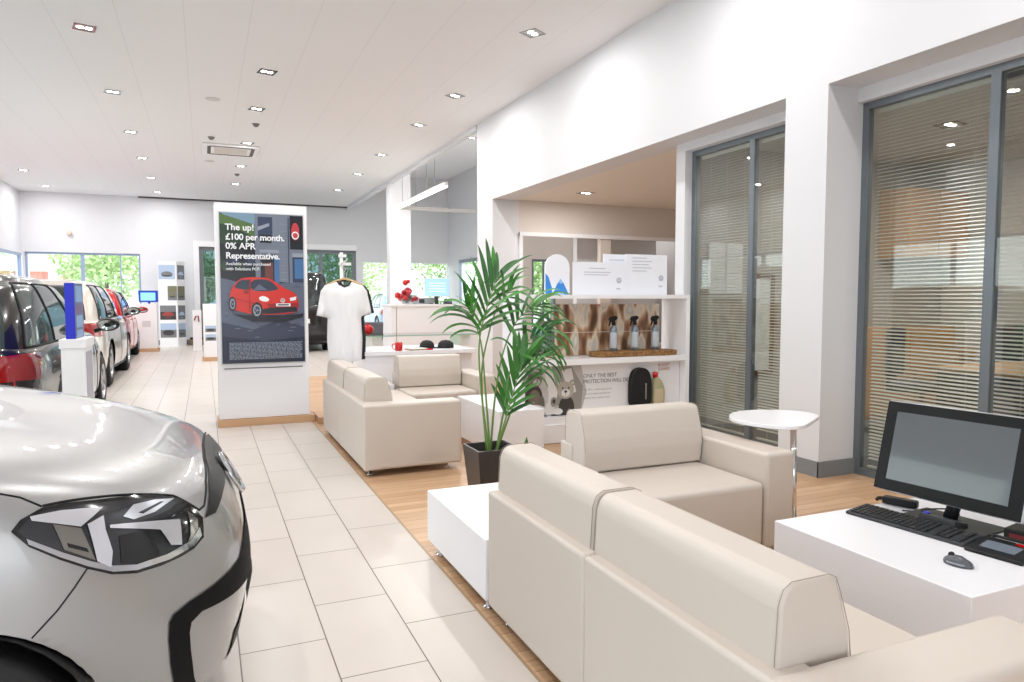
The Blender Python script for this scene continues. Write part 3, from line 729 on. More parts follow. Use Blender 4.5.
def cardboard(name, label, x0, x1, h, y, lines, ex, ey):
    t = thing(name, label, 'sign', (x0,y,1.33)); W = x1-x0
    MB().box(0,W,-.004,.004,0,h).build('board', WB, t)
    MB().prism([(0,0),(.10,0),(0,h*.7)], W*.5-.003,W*.5+.003, axis='x', M=Matrix.Translation((0,.004,0))).build('strut', WB, t)
    pc = Pic(frame_xz(0,-.0045,0)); g = mat('print_faint', (196,200,212), .5)
    for k,(a,b,c) in enumerate(lines): pc.r(a*W,b*W,c*h,c*h+.008,g)
    emblem_ring(pc, ex*W, ey*h, .026, NAVY, WB);
    pc.r(ex*W-.03,ex*W+.015,ey*h-.085,ey*h-.072,g)
    pc.build('print', t)
cardboard('notice_board', 'shorter white notice board on top of the shelf beside the mountain sign', 3.09,3.66,.30,5.70,[(.3,.6,.8),(.2,.7,.68),(.2,.66,.6)],.86,.45)
cardboard('notice_board', 'tallest white notice board at the right on top of the shelf', 3.67,4.14,.385,5.72,[(.15,.5,.9),(.15,.62,.82),(.15,.55,.74),(.15,.62,.66),(.15,.5,.58)],.85,.42)
cardboard('notice_board', 'white notice board behind, between the other two on top of the shelf', 3.47,3.80,.385,5.80,[(.2,.7,.85),(.2,.6,.7)],.5,.3)
# white box table at the end of the shelf
t = thing('display_plinth', 'low white display box on a dark oak base behind the palm', 'plinth')
MB().box(2.07,2.46,5.0,5.98,.065,.42, r=.003).build('box_body', GLOSSW, t)
MB().box(2.075,2.455,5.005,5.975,.0,.065).build('plinth_base', mat('oak_dark_base', (150,112,84), .5), t)

# ------------------------------------------------------------------ palm
t = thing('potted_palm', 'tall green palm in a square dark grey pot behind the low white box', 'potted plant', (1.63,4.06,0))
v = []; S0, S1, HH = .105, .142, .375
p = MB()
def ringp(s, z): return [(-s,-s,z),(s,-s,z),(s,s,z),(-s,s,z)]
vv = ringp(S0,0)+ringp(S1,HH)+ringp(S1-.012,HH)+ringp(S1-.02,HH-.05)
ff = [(3,2,1,0)]
for k in range(4):
    k2=(k+1)%4
    ff += [(k,k2,4+k2,4+k),(4+k,4+k2,8+k2,8+k),(8+k,8+k2,12+k2,12+k)]
p._add(vv,ff); p.build('pot', mat('pot_dark', (58,54,54), .35), t)
MB().box(-S1+.018,S1-.018,-S1+.018,S1-.018,HH-.075,HH-.05).build('soil', mat('soil', (40,32,26), .95), t)
def catmull(P, n=10):
    P = [Vector(p) for p in P]; P = [P[0]*2-P[1]]+P+[P[-1]*2-P[-2]]; out = []
    for i in range(1,len(P)-2):
        for k in range(n):
            s = k/n; a,b,c,d = P[i-1],P[i],P[i+1],P[i+2]
            out.append(.5*((2*b)+(c-a)*s+(2*a-5*b+4*c-d)*s*s+(3*b-a-3*c+d)*s**3))
    out.append(P[-2]); return out
STEMG = mat('stem_green', (104,138,66), .45)
def frond(path, start, nl, length, seed, droop=.5, width=.017, spread=1.0, side=None):
    rnd = random.Random(seed); P = catmull(path, 14); N = len(P)
    MB().tube([tuple(q) for q in P], .0075, STEMG, seg=7, taper=.0022).build('stem', STEMG, t)
    s = MB(); st = int(start*N)
    view = Vector((.37,.93,0))
    for k in range(nl):
        f = k/(nl-1); i = min(N-2, int(st+(N-1-st)*f)); pos = P[i]; tg = (P[min(i+1,N-1)]-P[max(i-1,0)]).normalized()
        sd = side if side else tg.cross(view)
        if sd.length < .1: sd = Vector((1,0,0))
        sd = sd.normalized()
        for sg in (-1,1):
            L_ = length*(.55+.45*math.sin(PI*(.15+.8*f)))*rnd.uniform(.85,1.1)
            d = (tg*(.75+.55*f)+sd*sg*spread*(1-.45*f)+view*rnd.uniform(-.45,.45)).normalized()
            m = GREENS[rnd.randrange(3)]; q = pos.copy(); c = d.copy(); pts = []
            steps = 9
            for j in range(steps+1):
                w_ = width*math.sin(PI*min(1,(.12+.88*j/steps)))**.7 if j < steps else 0
                pts.append((q.copy(), w_)); c = (c+Vector((0,0,-droop*.11*(1+j*.25)))).normalized(); q = q + c*L_/steps
            up = Vector((0,0,1))
            vs_=[]; fs_=[]
            for j,(a,w_) in enumerate(pts):
                dd = (pts[min(j+1,steps)][0]-pts[max(j-1,0)][0]).normalized(); wv = dd.cross(up+view*(-.6)).normalized()
                fold = up*.25*w_
                vs_ += [tuple(a-wv*w_+fold), tuple(a), tuple(a+wv*w_+fold)]
            for j in range(steps): fs_ += [(3*j,3*j+1,3*j+4,3*j+3),(3*j+1,3*j+2,3*j+5,3*j+4)]
            s._add(vs_,fs_,m,smooth=True)
    s.build('frond', None, t, recalc=False)
# paths relative to the pot (x right, y away, z up)
frond([(-.03,-.03,.33),(-.07,0,.75),(-.08,.0,1.02),(-.035,.0,1.22),(.05,.02,1.44)], .58, 9, .37, 1, .35, .016, .75)
frond([(-.01,.0,.33),(-.03,.03,.75),(-.05,.04,1.0),(-.10,.03,1.16),(-.16,.0,1.25)], .60, 7, .31, 2, .7, .014, .85)
frond([(.0,.02,.33),(.04,.03,.7),(.10,.03,.98),(.20,.03,1.17),(.33,.0,1.26)], .62, 8, .33, 3, .7, .015, .75)
frond([(.03,.0,.33),(.08,-.02,.62),(.12,-.03,.86),(.22,-.04,1.02),(.38,-.05,1.10)], .60, 7, .33, 4, .9, .014)
frond([(.02,-.03,.33),(.06,-.05,.5),(.10,-.05,.62),(.15,-.05,.78),(.21,-.05,.94)], .40, 9, .29, 5, .22, .017, .62)
frond([(.04,.02,.33),(.14,.04,.55),(.22,.05,.72),(.30,.03,.86),(.42,.0,.94)], .66, 6, .24, 6, 1.0, .010)
frond([(-.02,.03,.33),(-.05,.04,.8),(.0,.04,1.08),(.06,.03,1.25),(.14,.0,1.36)], .80, 4, .26, 7, .8, .012)
MB().poly([(.20,-.02,.34),(.235,-.02,.42),(.25,-.02,.36),(.30,-.02,.31)], GREENS[0]).build('leaf', GREENS[0], t)
# ------------------------------------------------------------------ cars
GLASSD = mat('car_glass', (34,42,44), .04, coat=1)
GLASSG = mat('car_glass_green', (58,70,70), .05, coat=.2)
TYRE = mat('tyre', (24,24,25), .75)
ALLOY = mat('alloy', (186,188,192), .25, metal=.9)
GAP = mat('panel_gap', (16,16,17), .8)
def sstep(a, b, x):
    x = max(0,min(1,(x-a)/(b-a))); return x*x*(3-2*x)
def crom(P, f):
    n = len(P)-1; i = min(n-1,int(f*n)); s = f*n-i
    a,b,c,d = P[max(i-1,0)],P[i],P[i+1],P[min(i+2,n)]
    return [.5*((2*b[j])+(c[j]-a[j])*s+(2*a[j]-5*b[j]+4*c[j]-d[j])*s*s+(3*b[j]-a[j]-3*c[j]+d[j])*s**3) for j in range(len(b))]
def ring_xy(th, xf, xr, hw, nf, nr):
    cx = (xf+xr)/2; a = (xf-xr)/2; c, s = math.cos(th), math.sin(th); n = nf if c > 0 else nr
    x = cx + a*math.copysign(abs(c)**(2/n), c); y = hw*math.copysign(abs(s)**(2/n), s)
    return x, y
class Grid:
    def __init__(s, rows, N, closed_top=True): s.P = rows; s.N = N; s.closed = closed_top
def make_grid(rings, N, sub, zfun):
    """rings: control rows; returns dense rows of points"""
    ths = []
    for k in range(N):
        f = k/N*4; q = int(f); r = f-q           # denser sampling near the ends of each quarter
        ths.append((q + r)*PI/2)
    rows = []; n = (len(rings)-1)*sub
    for i in range(n+1):
        R = crom(rings, i/n)
        rows.append([(lambda xy: Vector((xy[0],xy[1],zfun(R,xy[0]))))(ring_xy(th, R[0],R[1],R[2],R[3],R[4])) for th in ths])
    return rows
def grid_mesh(rows, keep=None, cap=True, arches=(), yarch=.4):
    mb = MB(); N = len(rows[0]); vs = []
    for r in rows:
        line = []
        for p in r:
            p = p.copy()
            if abs(p.y) > yarch:
                for (ax,az,ar) in arches:
                    d = math.hypot(p.x-ax,p.z-az)
                    if d < ar and d > 1e-6: p.x = ax+(p.x-ax)/d*ar; p.z = az+(p.z-az)/d*ar
            line.append(mb.bm.verts.new(p))
        vs.append(line)
    for i in range(len(rows)-1):
        for k in range(N):
            k2 = (k+1)%N
            if keep and not keep(i,k): continue
            q = [vs[i][k],vs[i][k2],vs[i+1][k2],vs[i+1][k]]
            cs = (rows[i][k],rows[i][k2],rows[i+1][k2],rows[i+1][k])
            if any(all(abs(c.y) > yarch and math.hypot(c.x-ax,c.z-az) < ar for c in cs) for ax,az,ar in arches): continue
            try: f = mb.bm.faces.new(q); f.smooth = True
            except ValueError: pass
    if cap and not keep:
        try: f = mb.bm.faces.new(vs[-1]); f.smooth = True
        except ValueError: pass
    bmesh.ops.remove_doubles(mb.bm, verts=mb.bm.verts, dist=2e-4)
    bmesh.ops.delete(mb.bm, geom=[v for v in mb.bm.verts if not v.link_faces], context='VERTS')
    return mb
def decal(bvh, pts, n, off, m, name, parent, res=.025, mb=None):
    """a patch with outline pts (3D) laid on the surface, seen along direction n"""
    n = Vector(n).normalized(); u = n.orthogonal().normalized() if abs(n.z) > .9 else Vector((0,0,1)).cross(n).normalized(); v = n.cross(u)
    o = Vector(pts[0]); P2 = []
    for i in range(len(pts)):
        a, b = Vector(pts[i])-o, Vector(pts[(i+1)%len(pts)])-o
        k = max(1,int((b-a).length/res))
        for j in range(k): q = a+(b-a)*j/k; P2.append(Vector((q.dot(u),q.dot(v))))
    nb = len(P2); xs = [p.x for p in P2]; ys = [p.y for p in P2]
    def inside(x,y):
        c = False; j = nb-1
        for i in range(nb):
            if (P2[i].y > y) != (P2[j].y > y) and x < (P2[j].x-P2[i].x)*(y-P2[i].y)/(P2[j].y-P2[i].y)+P2[i].x: c = not c
            j = i
        return c
    IN = []
    x = min(xs)+res/2
    while x < max(xs):
        y = min(ys)+res/2
        while y < max(ys):
            if inside(x,y) and min((p.x-x)**2+(p.y-y)**2 for p in P2) > (res*.45)**2: IN.append(Vector((x,y)))
            y += res
        x += res
    V, E, F, *_ = delaunay_2d_cdt(P2+IN, [], [list(range(nb))], 1, 1e-6)
    own = mb is None
    if own: mb = MB()
    out = []
    for q in V:
        p = o+u*q.x+v*q.y
        h = bvh.ray_cast(p+n*.35, -n, .9)
        if h[0] is None: h = bvh.find_nearest(p)
        nn = h[1] if h[1].dot(n) > 0 else -h[1]
        out.append(tuple(h[0]+nn*off))
    mb._add(out, [tuple(f) for f in F], m, smooth=True)
    return mb.build(name, m, parent, recalc=False) if own else mb
def surf_line(bvh, pts, n, r, m, name, parent, step=.02, off=.0):
    n = Vector(n).normalized(); out = []
    for a, b in zip(pts[:-1], pts[1:]):
        a, b = Vector(a), Vector(b); k = max(1,int((b-a).length/step))
        for j in range(k): out.append(a+(b-a)*j/k)
    out.append(Vector(pts[-1])); q = []
    for p in out:
        h = bvh.ray_cast(p+n*.35, -n, .9)
        if h[0] is None: h = bvh.find_nearest(p)
        q.append(tuple(h[0]+n*off))
    return MB().tube(q, r, m, seg=6).build(name, m, parent)
def wheel_mb(R, w):
    s = MB()
    s.lathe([(R*.66,-w/2),(R*.9,-w/2),(R,-w*.36),(R,w*.36),(R*.9,w/2),(R*.66,w/2)], 40, TYRE, M=Matrix.Rotation(-PI/2,4,'X'))
    return s
def rim_mb(R, w, n=5):
    s = MB(); M = Matrix.Rotation(-PI/2,4,'X')
    s.lathe([(R*.67,-w/2),(R*.67,w/2),(R*.60,w/2-.004),(R*.60,-w/2)], 40, ALLOY, M=M)
    s.lathe([(0,w*.12),(R*.6,w*.12)], 30, mat('rim_dark',(40,40,42),.5), M=M)
    s.lathe([(0,w*.42),(R*.13,w*.40),(R*.15,w*.3)], 20, ALLOY, M=M)
    for k in range(n):
        s.prism([(R*.08,-R*.09),(R*.62,-R*.055),(R*.62,R*.055),(R*.08,R*.09)], w*.28,w*.42, axis='z', m=ALLOY, M=M@Matrix.Rotation(2*PI*k/n,4,'Z'))
    return s
def make_car(name, label, cat, loc, heading, S, paint, glass=GLASSD, fine=False, group=None):
    """local x forward with the nose at 0, y to the left, z up"""
    t = thing(name, label, cat, loc, heading, group)
    L, W, Hh = S['L'], S['W']/2, S['H']
    wb = S.get('wb', .98)            # distance nose -> windscreen base
    zb = S.get('belt', .95); zn = S.get('nosez', .72); zt = S.get('tailz', zb+.02)
    fw, rw, R = S.get('fw', .72), S.get('rw', L-.62), S.get('R', .30)
    def zf(R_, x):
        zn_, zm_, zt_ = R_[5], R_[6], R_[7]
        if S.get('lin') and x > -wb*1.2:
            q_ = max(0,min(1,(R_[0]-x)/(wb*1.1+R_[0]))) if wb*1.1+R_[0] > .05 else 1
            return zn_+(zm_-zn_)*(1-(1-q_)**1.35)
        a = zn_+(zm_-zn_)*sstep(R_[0]+.02, R_[0]-wb*1.05, x)**.85 if x > -wb*1.2 else zm_+(zt_-zm_)*sstep(-wb*1.2,-L,x)
        return a
    # xf, xr, hw, nf, nr, z nose, z middle, z tail
    rings = S.get('rings') or [
        [-.14,-L+.10,W-.09,4,6,.17,.17,.22],
        [-.05,-L+.03,W-.03,4,6,.25,.25,.30],
        [-.01,-L+.0,W-.005,4,6,.38,.36,.42],
        [0,-L+.0,W,4,6,.50,.50,.55],
        [-.02,-L+.02,W-.003,4,6,zn-.12,.66,.68],
        [-.07,-L+.04,W-.015,4,6,zn-.03,zb-.16,zt-.14],
        [-.14,-L+.06,W-.05,4,6,zn+.03,zb-.05,zt-.04],
        [-.24,-L+.09,W-.11,4,6,zn+.07,zb-.0,zt],
        [-.42,-L+.20,W-.24,4,6,zn+.12,zb+.03,zt+.02],
        [-.70,-L+.5,W-.45,4,6,zn+.17,zb+.05,zt+.03]]
    N = 240 if fine else 144; sub = 10 if fine else 5
    rows = make_grid(rings, N, sub, zf)
    arches = [(-fw,R,R+.045),(-rw,R,R+.045)]
    body = grid_mesh(rows, arches=arches, yarch=W-.30).build('body', paint, t)
    bvh = BVHTree.FromPolygons([tuple(v.co) for v in body.data.vertices], [tuple(p.vertices) for p in body.data.polygons])
    MB().box(-L+.3,-.35,-W+.28,W-.28,.16,.60).build('underbody', BLACKP, t)
    # inner wheel housings
    for ax,az,ar in arches:
        for sg in (-1,1):
            s = MB(); s.lathe([(0,0),(ar-.01,0),(ar-.004,.20)],30,BLACKP,M=Matrix.Translation((ax,sg*(W-.24),az))@Matrix.Rotation(-sg*PI/2,4,'X'))
            s.build('wheel_housing', BLACKP, t)
    # cabin
    ws, top0 = -wb+.06, Hh
    ri = S.get('roofin', .62); tr = S.get('tailin', .42); q = S.get('tumble', .17)
    cz = zb-.03
    cab = [[ws,-L+.06,W-.07,5,6,cz-.08],[ws-.03,-L+.07,W-.075,5,6,cz],[ws-.30*ri/.62,-L+.07+tr*.25,W-.11,5,6,cz+(top0-cz)*.40],
           [ws-.60*ri/.62,-L+.07+tr*.62,W-.07-q*.75,5,6,cz+(top0-cz)*.78],[ws-.80*ri/.62,-L+.07+tr*.92,W-.09-q,5,6,top0-.075],
           [ws-.98*ri/.62,-L+.14+tr,W-.14-q,5,6,top0-.02],[ws-1.25*ri/.62,-L+.3+tr,W-.32-q,5,6,top0]]
    crows = make_grid(cab, 144, 6, lambda R_,x: R_[5]+.0*x)
    g0, g1 = 7, 23
    pill = S.get('pillars', [(-.2,.0),(1.0,.06)])
    base = crows[0]
    segs = {}
    front_y = W-.24; cls = []
    for k in range(144):
        a = (base[k]+base[(k+1)%144])/2
        if a.x > ws-.10 and abs(a.y) < front_y+.05: cls.append('front')
        elif a.x < -L+.20 and abs(a.y) < front_y+.02: cls.append('rear')
        else:
            c = None
            for j,(p0,p1) in enumerate(S['side']):
                if -p1 < a.x < -p0 and abs(a.y) > front_y: c = ('side',j,a.y>0)
            cls.append(c)
    def isg(i,k): return g0 <= i < g1 and cls[k] is not None
    grid_mesh(crows, keep=lambda i,k: not isg(i,k)).build('cabin', paint, t)
    for nm, key in (('windscreen','front'),('rear_window','rear')):
        grid_mesh(crows, keep=lambda i,k: isg(i,k) and cls[k]==key).build(nm, glass, t)
    for c in sorted({c for c in cls if isinstance(c,tuple)}):
        ks = [k for k in range(144) if cls[k]==c]
        mbw = grid_mesh(crows, keep=lambda i,k: isg(i,k) and cls[k]==c)
        wd_ = mbw.build('side_window', glass, t)
        # dark seal round the pane
        s = MB(); k0 = min(ks); k1 = max(ks)+1
        if k1-k0 > 100: continue
        loop = [crows[g0][k%144] for k in range(k0,k1+1)]+[crows[i][k1%144] for i in range(g0,g1+1)]+[crows[g1][k%144] for k in range(k1,k0-1,-1)]+[crows[i][k0] for i in range(g1,g0-1,-1)]
        s.tube([tuple(p) for p in loop], .010, GAP, seg=5).build('seal', GAP, wd_)
    # roof cap
    s = MB(); s.poly([tuple(p) for p in crows[-1]], paint); s.build('roof', paint, t)
    # wheels
    for ax in (-fw,-rw):
        for sg in (-1,1):
            wmb = wheel_mb(R,.19); o = wmb.build('wheel', TYRE, t); o.location = (ax, sg*(W-.115), R)
            if sg < 0: o.rotation_euler = (0,0,PI)
            rm = rim_mb(R,.19,S.get('spokes',5)).build('rim', ALLOY, o)
    # mirrors
    for sg in (-1,1):
        mx = ws-.16; m_ = MB()
        m_.ball((mx,sg*(W+.10),zb+.07),(.075,.115,.075),S.get('mirror',paint),3)
        o = m_.build('door_mirror', S.get('mirror',paint), t)
        MB().tube([(mx,sg*(W-.04),zb),(mx,sg*(W+.04),zb+.03)],.025).build('mirror_arm', BLACKP, o)
        MB().lathe([(0,0),(.085,0),(.085,.004)],24,M=Matrix.Translation((mx-.070,sg*(W+.10),zb+.07))@Matrix.Rotation(-PI/2,4,'Y')@Matrix.Diagonal((.7,1.15,1,1))).build('mirror_glass', mat('mirror_glass',(170,178,180),.03,metal=1), o)
    # tail lamps, bumper band, door gaps, handles
    if not S.get('norear'):
        for sg in (-1,1):
            y0 = sg*(W-.02)
            pts = [(-L+.30,y0,zt-.08),(-L+.0,y0,zt-.06),(-L-.02,y0,zt-.26),(-L+.22,y0,zt-.25)]
            decal(bvh, pts, (0,sg,0), .006, mat('tail_lamp',(150,12,20),.08,coat=1), 'tail_lamp', t)
            decal(bvh, [(-L,sg*(W-.06),zt-.06),(-L,sg*(W-.36),zt-.08),(-L,sg*(W-.34),zt-.24),(-L,sg*(W-.06),zt-.26)], (-1,0,0), .007, mat('tail_lamp'), 'tail_lamp', t)
        decal(bvh, [(-L,-.26,zt-.34),(-L,.26,zt-.34),(-L,.26,zt-.45),(-L,-.26,zt-.45)], (-1,0,0), .008, mat('plate_white',(225,225,220),.5), 'number_plate', t)
        decal(bvh, [(-L,-W+.1,.40),(-L,W-.1,.40),(-L,W-.1,.26),(-L,-W+.1,.26)], (-1,0,0), .006, BLACKP, 'bumper_trim', t)
    if not S.get('nodoors'):
        for sg in (-1,1):
            for xx in S.get('doors',[wb+.12,wb+1.15]):
                surf_line(bvh, [(-xx,sg*(W-.02),zb-.04),(-xx-.01,sg*W,.6),(-xx,sg*W,.24)], (0,sg,0), .004, GAP, 'door_gap', t)
            surf_line(bvh, [(-fw-R-.08,sg*W,.22),(-rw+R+.08,sg*W,.24)], (0,sg,0), .02, BLACKP, 'sill_trim', t)
            MB().tube([(-wb-1.08,sg*(W+.004),zb-.10),(-wb-1.0,sg*(W+.018),zb-.10),(-wb-.9,sg*(W+.018),zb-.10),(-wb-.86,sg*(W+.004),zb-.10)],.012,paint).build('door_handle', paint, t)
    if S.get('front'):
        for sg in (-1,1):
            decal(bvh, [(0,sg*(W-.08),zn-.02),(0,sg*(W-.40),zn-.04),(0,sg*(W-.36),zn-.16),(0,sg*(W-.10),zn-.13)], (1,0,0), .006, mat('head_lamp',(210,214,220),.08,coat=1), 'headlight', t)
        decal(bvh, [(0,-.45,.42),(0,.45,.42),(0,.40,.28),(0,-.40,.28)], (1,0,0), .006, BLACKP, 'grille', t)
    return t, bvh, body
def paintm(name, c, metal=.6, rough=.28): return mat(name, c, rough, metal=metal, coat=1)
make_car('car','black hatchback parked behind the silver car with its red tail lamp showing','car',(-1.99,10.4,0),PI/2,
    dict(L=4.45,W=1.78,H=1.50,wb=1.15,belt=.93,nosez=.70,fw=.80,rw=3.40,R=.315,roofin=.85,tailin=.60,side=[(1.42,2.30),(2.38,3.20),(3.28,4.15)],mirror=BLACKP,doors=[1.4,2.35,3.3],tumble=.17), paintm('paint_dark',(30,27,25),.3,.22), GLASSG)
make_car('car','pale silver estate car in the middle of the parked row with a dark mirror','car',(-2.16,15.4,0),PI/2,
    dict(L=4.4,W=1.80,H=1.56,wb=1.05,belt=1.0,nosez=.80,fw=.85,rw=3.45,R=.33,roofin=.72,tailin=.40,side=[(1.28,2.30),(2.38,3.25),(3.33,3.95)],mirror=BLACKP), paintm('paint_pale',(214,206,196),.35))
make_car('car','bright red small car at the far end of the parked row','car',(-2.22,19.0,0),PI/2,
    dict(L=3.55,W=1.66,H=1.50,wb=.80,belt=.96,nosez=.74,fw=.60,rw=3.0,R=.29,roofin=.62,tailin=.22,side=[(1.0,1.9),(2.0,3.1)]), paintm('paint_red',(205,28,26),.1,.2), GLASSG)
make_car('van','black van seen from behind between the poster stand and the hanging T-shirt','van',(2.05,21.5,0),PI/2,
    dict(L=4.1,W=1.85,H=1.93,wb=.85,belt=1.12,nosez=.9,fw=.8,rw=3.3,R=.34,roofin=.5,tailin=.16,tumble=.12,side=[(1.1,2.1),(2.2,3.3)]), paintm('paint_black',(26,24,25)))
make_car('car','blue-silver car parked outdoors beyond the window left of the white column','car',(6.75,29.4,0),PI/2,
    dict(L=4.2,W=1.78,H=1.52,wb=1.05,belt=.94,nosez=.74,fw=.80,rw=3.35,R=.31,roofin=.75,tailin=.55,side=[(1.28,2.3),(2.38,3.5)]), paintm('paint_blue',(128,150,180)), GLASSG)
# the silver car in front: nose towards +X
SILVER = mat('paint_silver', (164,164,164), .36, metal=.6, coat=1)
SVR = [[-.14,-3.5,.73,4,6,.17,.17,.22],[-.05,-3.57,.79,4,6,.25,.25,.30],[-.02,-3.6,.815,4,6,.36,.36,.42],[0,-3.6,.82,4,6,.47,.48,.55],
       [-.005,-3.58,.822,4,6,.56,.60,.68],[-.025,-3.56,.82,4,6,.64,.72,.84],[-.055,-3.54,.805,4,6,.71,.84,.94],[-.10,-3.51,.775,4,6,.775,.93,1.0],
       [-.16,-3.4,.725,3.8,6,.82,.975,1.02],[-.27,-3.1,.64,3.6,6,.86,1.0,1.03],[-.42,-3.0,.50,3.4,6,.895,1.02,1.04],[-.65,-2.9,.3,3.2,6,.94,1.035,1.05]]
SILVER_SPEC = dict(L=3.6,W=1.64,H=1.49,wb=.95,belt=.98,nosez=.72,fw=.665,rw=3.05,R=.275,roofin=.62,tailin=.2,side=[(1.1,2.0),(2.1,3.2)],lin=True,rings=SVR)
sv, sbvh, sbody = make_car('car','large silver hatchback in the left foreground with clear headlight and black bumper trim','car',(.115,2.58,0),0,SILVER_SPEC, SILVER, fine=True)

LB = mat('lamp_black', (14,15,17), .1, coat=.5); LI = mat('lamp_inside', (34,36,40), .12, coat=1); LW = mat('lamp_reflector', (226,226,232), .12, metal=.5, coat=1); LG = mat('lamp_bowl', (150,146,140), .1, metal=.8); LC = mat('lamp_chrome', (215,217,222), .08, metal=1)
FEAT = {
 'lamp': [(-0.518,-0.739,0.785),(-0.503,-0.727,0.806),(-0.466,-0.706,0.823),(-0.423,-0.687,0.824),(-0.362,-0.659,0.817),(-0.295,-0.62,0.809),(-0.231,-0.576,0.793),(-0.174,-0.54,0.761),(-0.134,-0.532,0.708),(-0.133,-0.558,0.663),(-0.157,-0.592,0.646),(-0.187,-0.621,0.639),(-0.232,-0.654,0.634),(-0.282,-0.683,0.634),(-0.331,-0.704,0.647),(-0.379,-0.719,0.673),(-0.43,-0.731,0.706),(-0.486,-0.74,0.747)],
 'lamp_in': [(-0.507,-0.736,0.783),(-0.49,-0.724,0.804),(-0.459,-0.707,0.816),(-0.361,-0.664,0.81),(-0.236,-0.587,0.787),(-0.184,-0.556,0.758),(-0.147,-0.547,0.711),(-0.145,-0.568,0.673),(-0.192,-0.621,0.652),(-0.282,-0.681,0.646),(-0.331,-0.702,0.658),(-0.375,-0.717,0.68),(-0.426,-0.728,0.713),(-0.48,-0.736,0.754)],
 'strip': [(-0.491,-0.737,0.765),(-0.426,-0.727,0.722),(-0.373,-0.714,0.689),(-0.33,-0.701,0.668),(-0.284,-0.681,0.656),(-0.22,-0.642,0.658),(-0.169,-0.595,0.669),(-0.147,-0.561,0.691),(-0.143,-0.566,0.67),(-0.159,-0.592,0.654),(-0.214,-0.641,0.644),(-0.282,-0.682,0.643),(-0.331,-0.703,0.654),(-0.377,-0.718,0.679),(-0.429,-0.73,0.712),(-0.487,-0.739,0.753)],
 'bar': [(-0.487,-0.72,0.809),(-0.431,-0.699,0.81),(-0.351,-0.666,0.799),(-0.37,-0.684,0.784),(-0.393,-0.701,0.768),(-0.483,-0.723,0.8)],
 'box': [(-0.445,-0.715,0.785),(-0.392,-0.702,0.764),(-0.377,-0.708,0.725),(-0.364,-0.711,0.689),(-0.423,-0.725,0.727)],
 'box_hi': [(-0.418,-0.72,0.74),(-0.381,-0.711,0.72),(-0.377,-0.712,0.71),(-0.415,-0.721,0.73)],
 'fin': [(-0.381,-0.695,0.77),(-0.351,-0.675,0.781),(-0.346,-0.687,0.75),(-0.332,-0.695,0.7),(-0.335,-0.703,0.665),(-0.362,-0.71,0.686)],
 'bar2': [(-0.337,-0.679,0.758),(-0.191,-0.59,0.726),(-0.187,-0.613,0.667),(-0.211,-0.63,0.676),(-0.234,-0.631,0.718),(-0.337,-0.681,0.751)],
 'fan': [(-0.311,-0.659,0.769),(-0.291,-0.634,0.788),(-0.248,-0.601,0.786),(-0.204,-0.565,0.775),(-0.231,-0.601,0.766),(-0.246,-0.618,0.76),(-0.29,-0.652,0.757)],
 'fan_d': [(-0.28,-0.638,0.769),(-0.235,-0.596,0.778),(-0.227,-0.589,0.775),(-0.269,-0.634,0.764)],
 'rim': [(-0.175,-0.562,0.737),(-0.151,-0.554,0.711),(-0.15,-0.571,0.678),(-0.178,-0.608,0.659),(-0.168,-0.589,0.683),(-0.168,-0.575,0.708)],
 'projr': [(-0.318,-0.68,0.73),(-0.284,-0.661,0.729),(-0.248,-0.648,0.7),(-0.236,-0.652,0.659),(-0.274,-0.675,0.655),(-0.314,-0.693,0.668)],
 'gap': [(-0.379,-0.719,0.673),(-0.404,-0.732,0.636),(-0.437,-0.743,0.593),(-0.484,-0.758,0.539)],
 'gap2': [(-0.563,-0.71,0.871),(-0.542,-0.708,0.865),(-0.506,-0.704,0.852),(-0.48,-0.703,0.838),(-0.465,-0.705,0.825)],
 'black_nose': [(-0.169,-0.24,0.822),(-0.139,-0.135,0.808),(-0.106,-0.338,0.768),(-0.113,-0.459,0.735),(-0.129,-0.518,0.714),(-0.141,-0.528,0.724),(-0.123,-0.448,0.756),(-0.138,-0.363,0.795)],
}
BAND = [(.0,0,.60),(-.02,-.31,.60),(-.029,-.383,.579),(-.041,-.437,.553),(-.094,-.543,.537),(-.169,-.621,.52),(-.206,-.647,.503),(-.215,-.653,.487),(-.219,-.651,.44),(-.217,-.64,.375),(-.211,-.612,.282),(-.2,-.58,.22),(-.164,-.527,.225),(-.166,-.58,.299),(-.171,-.607,.384),(-.172,-.618,.437),(-.167,-.617,.463),(-.142,-.597,.479),(-.063,-.495,.471),(-.006,-.27,.462),(0,0,.46)]
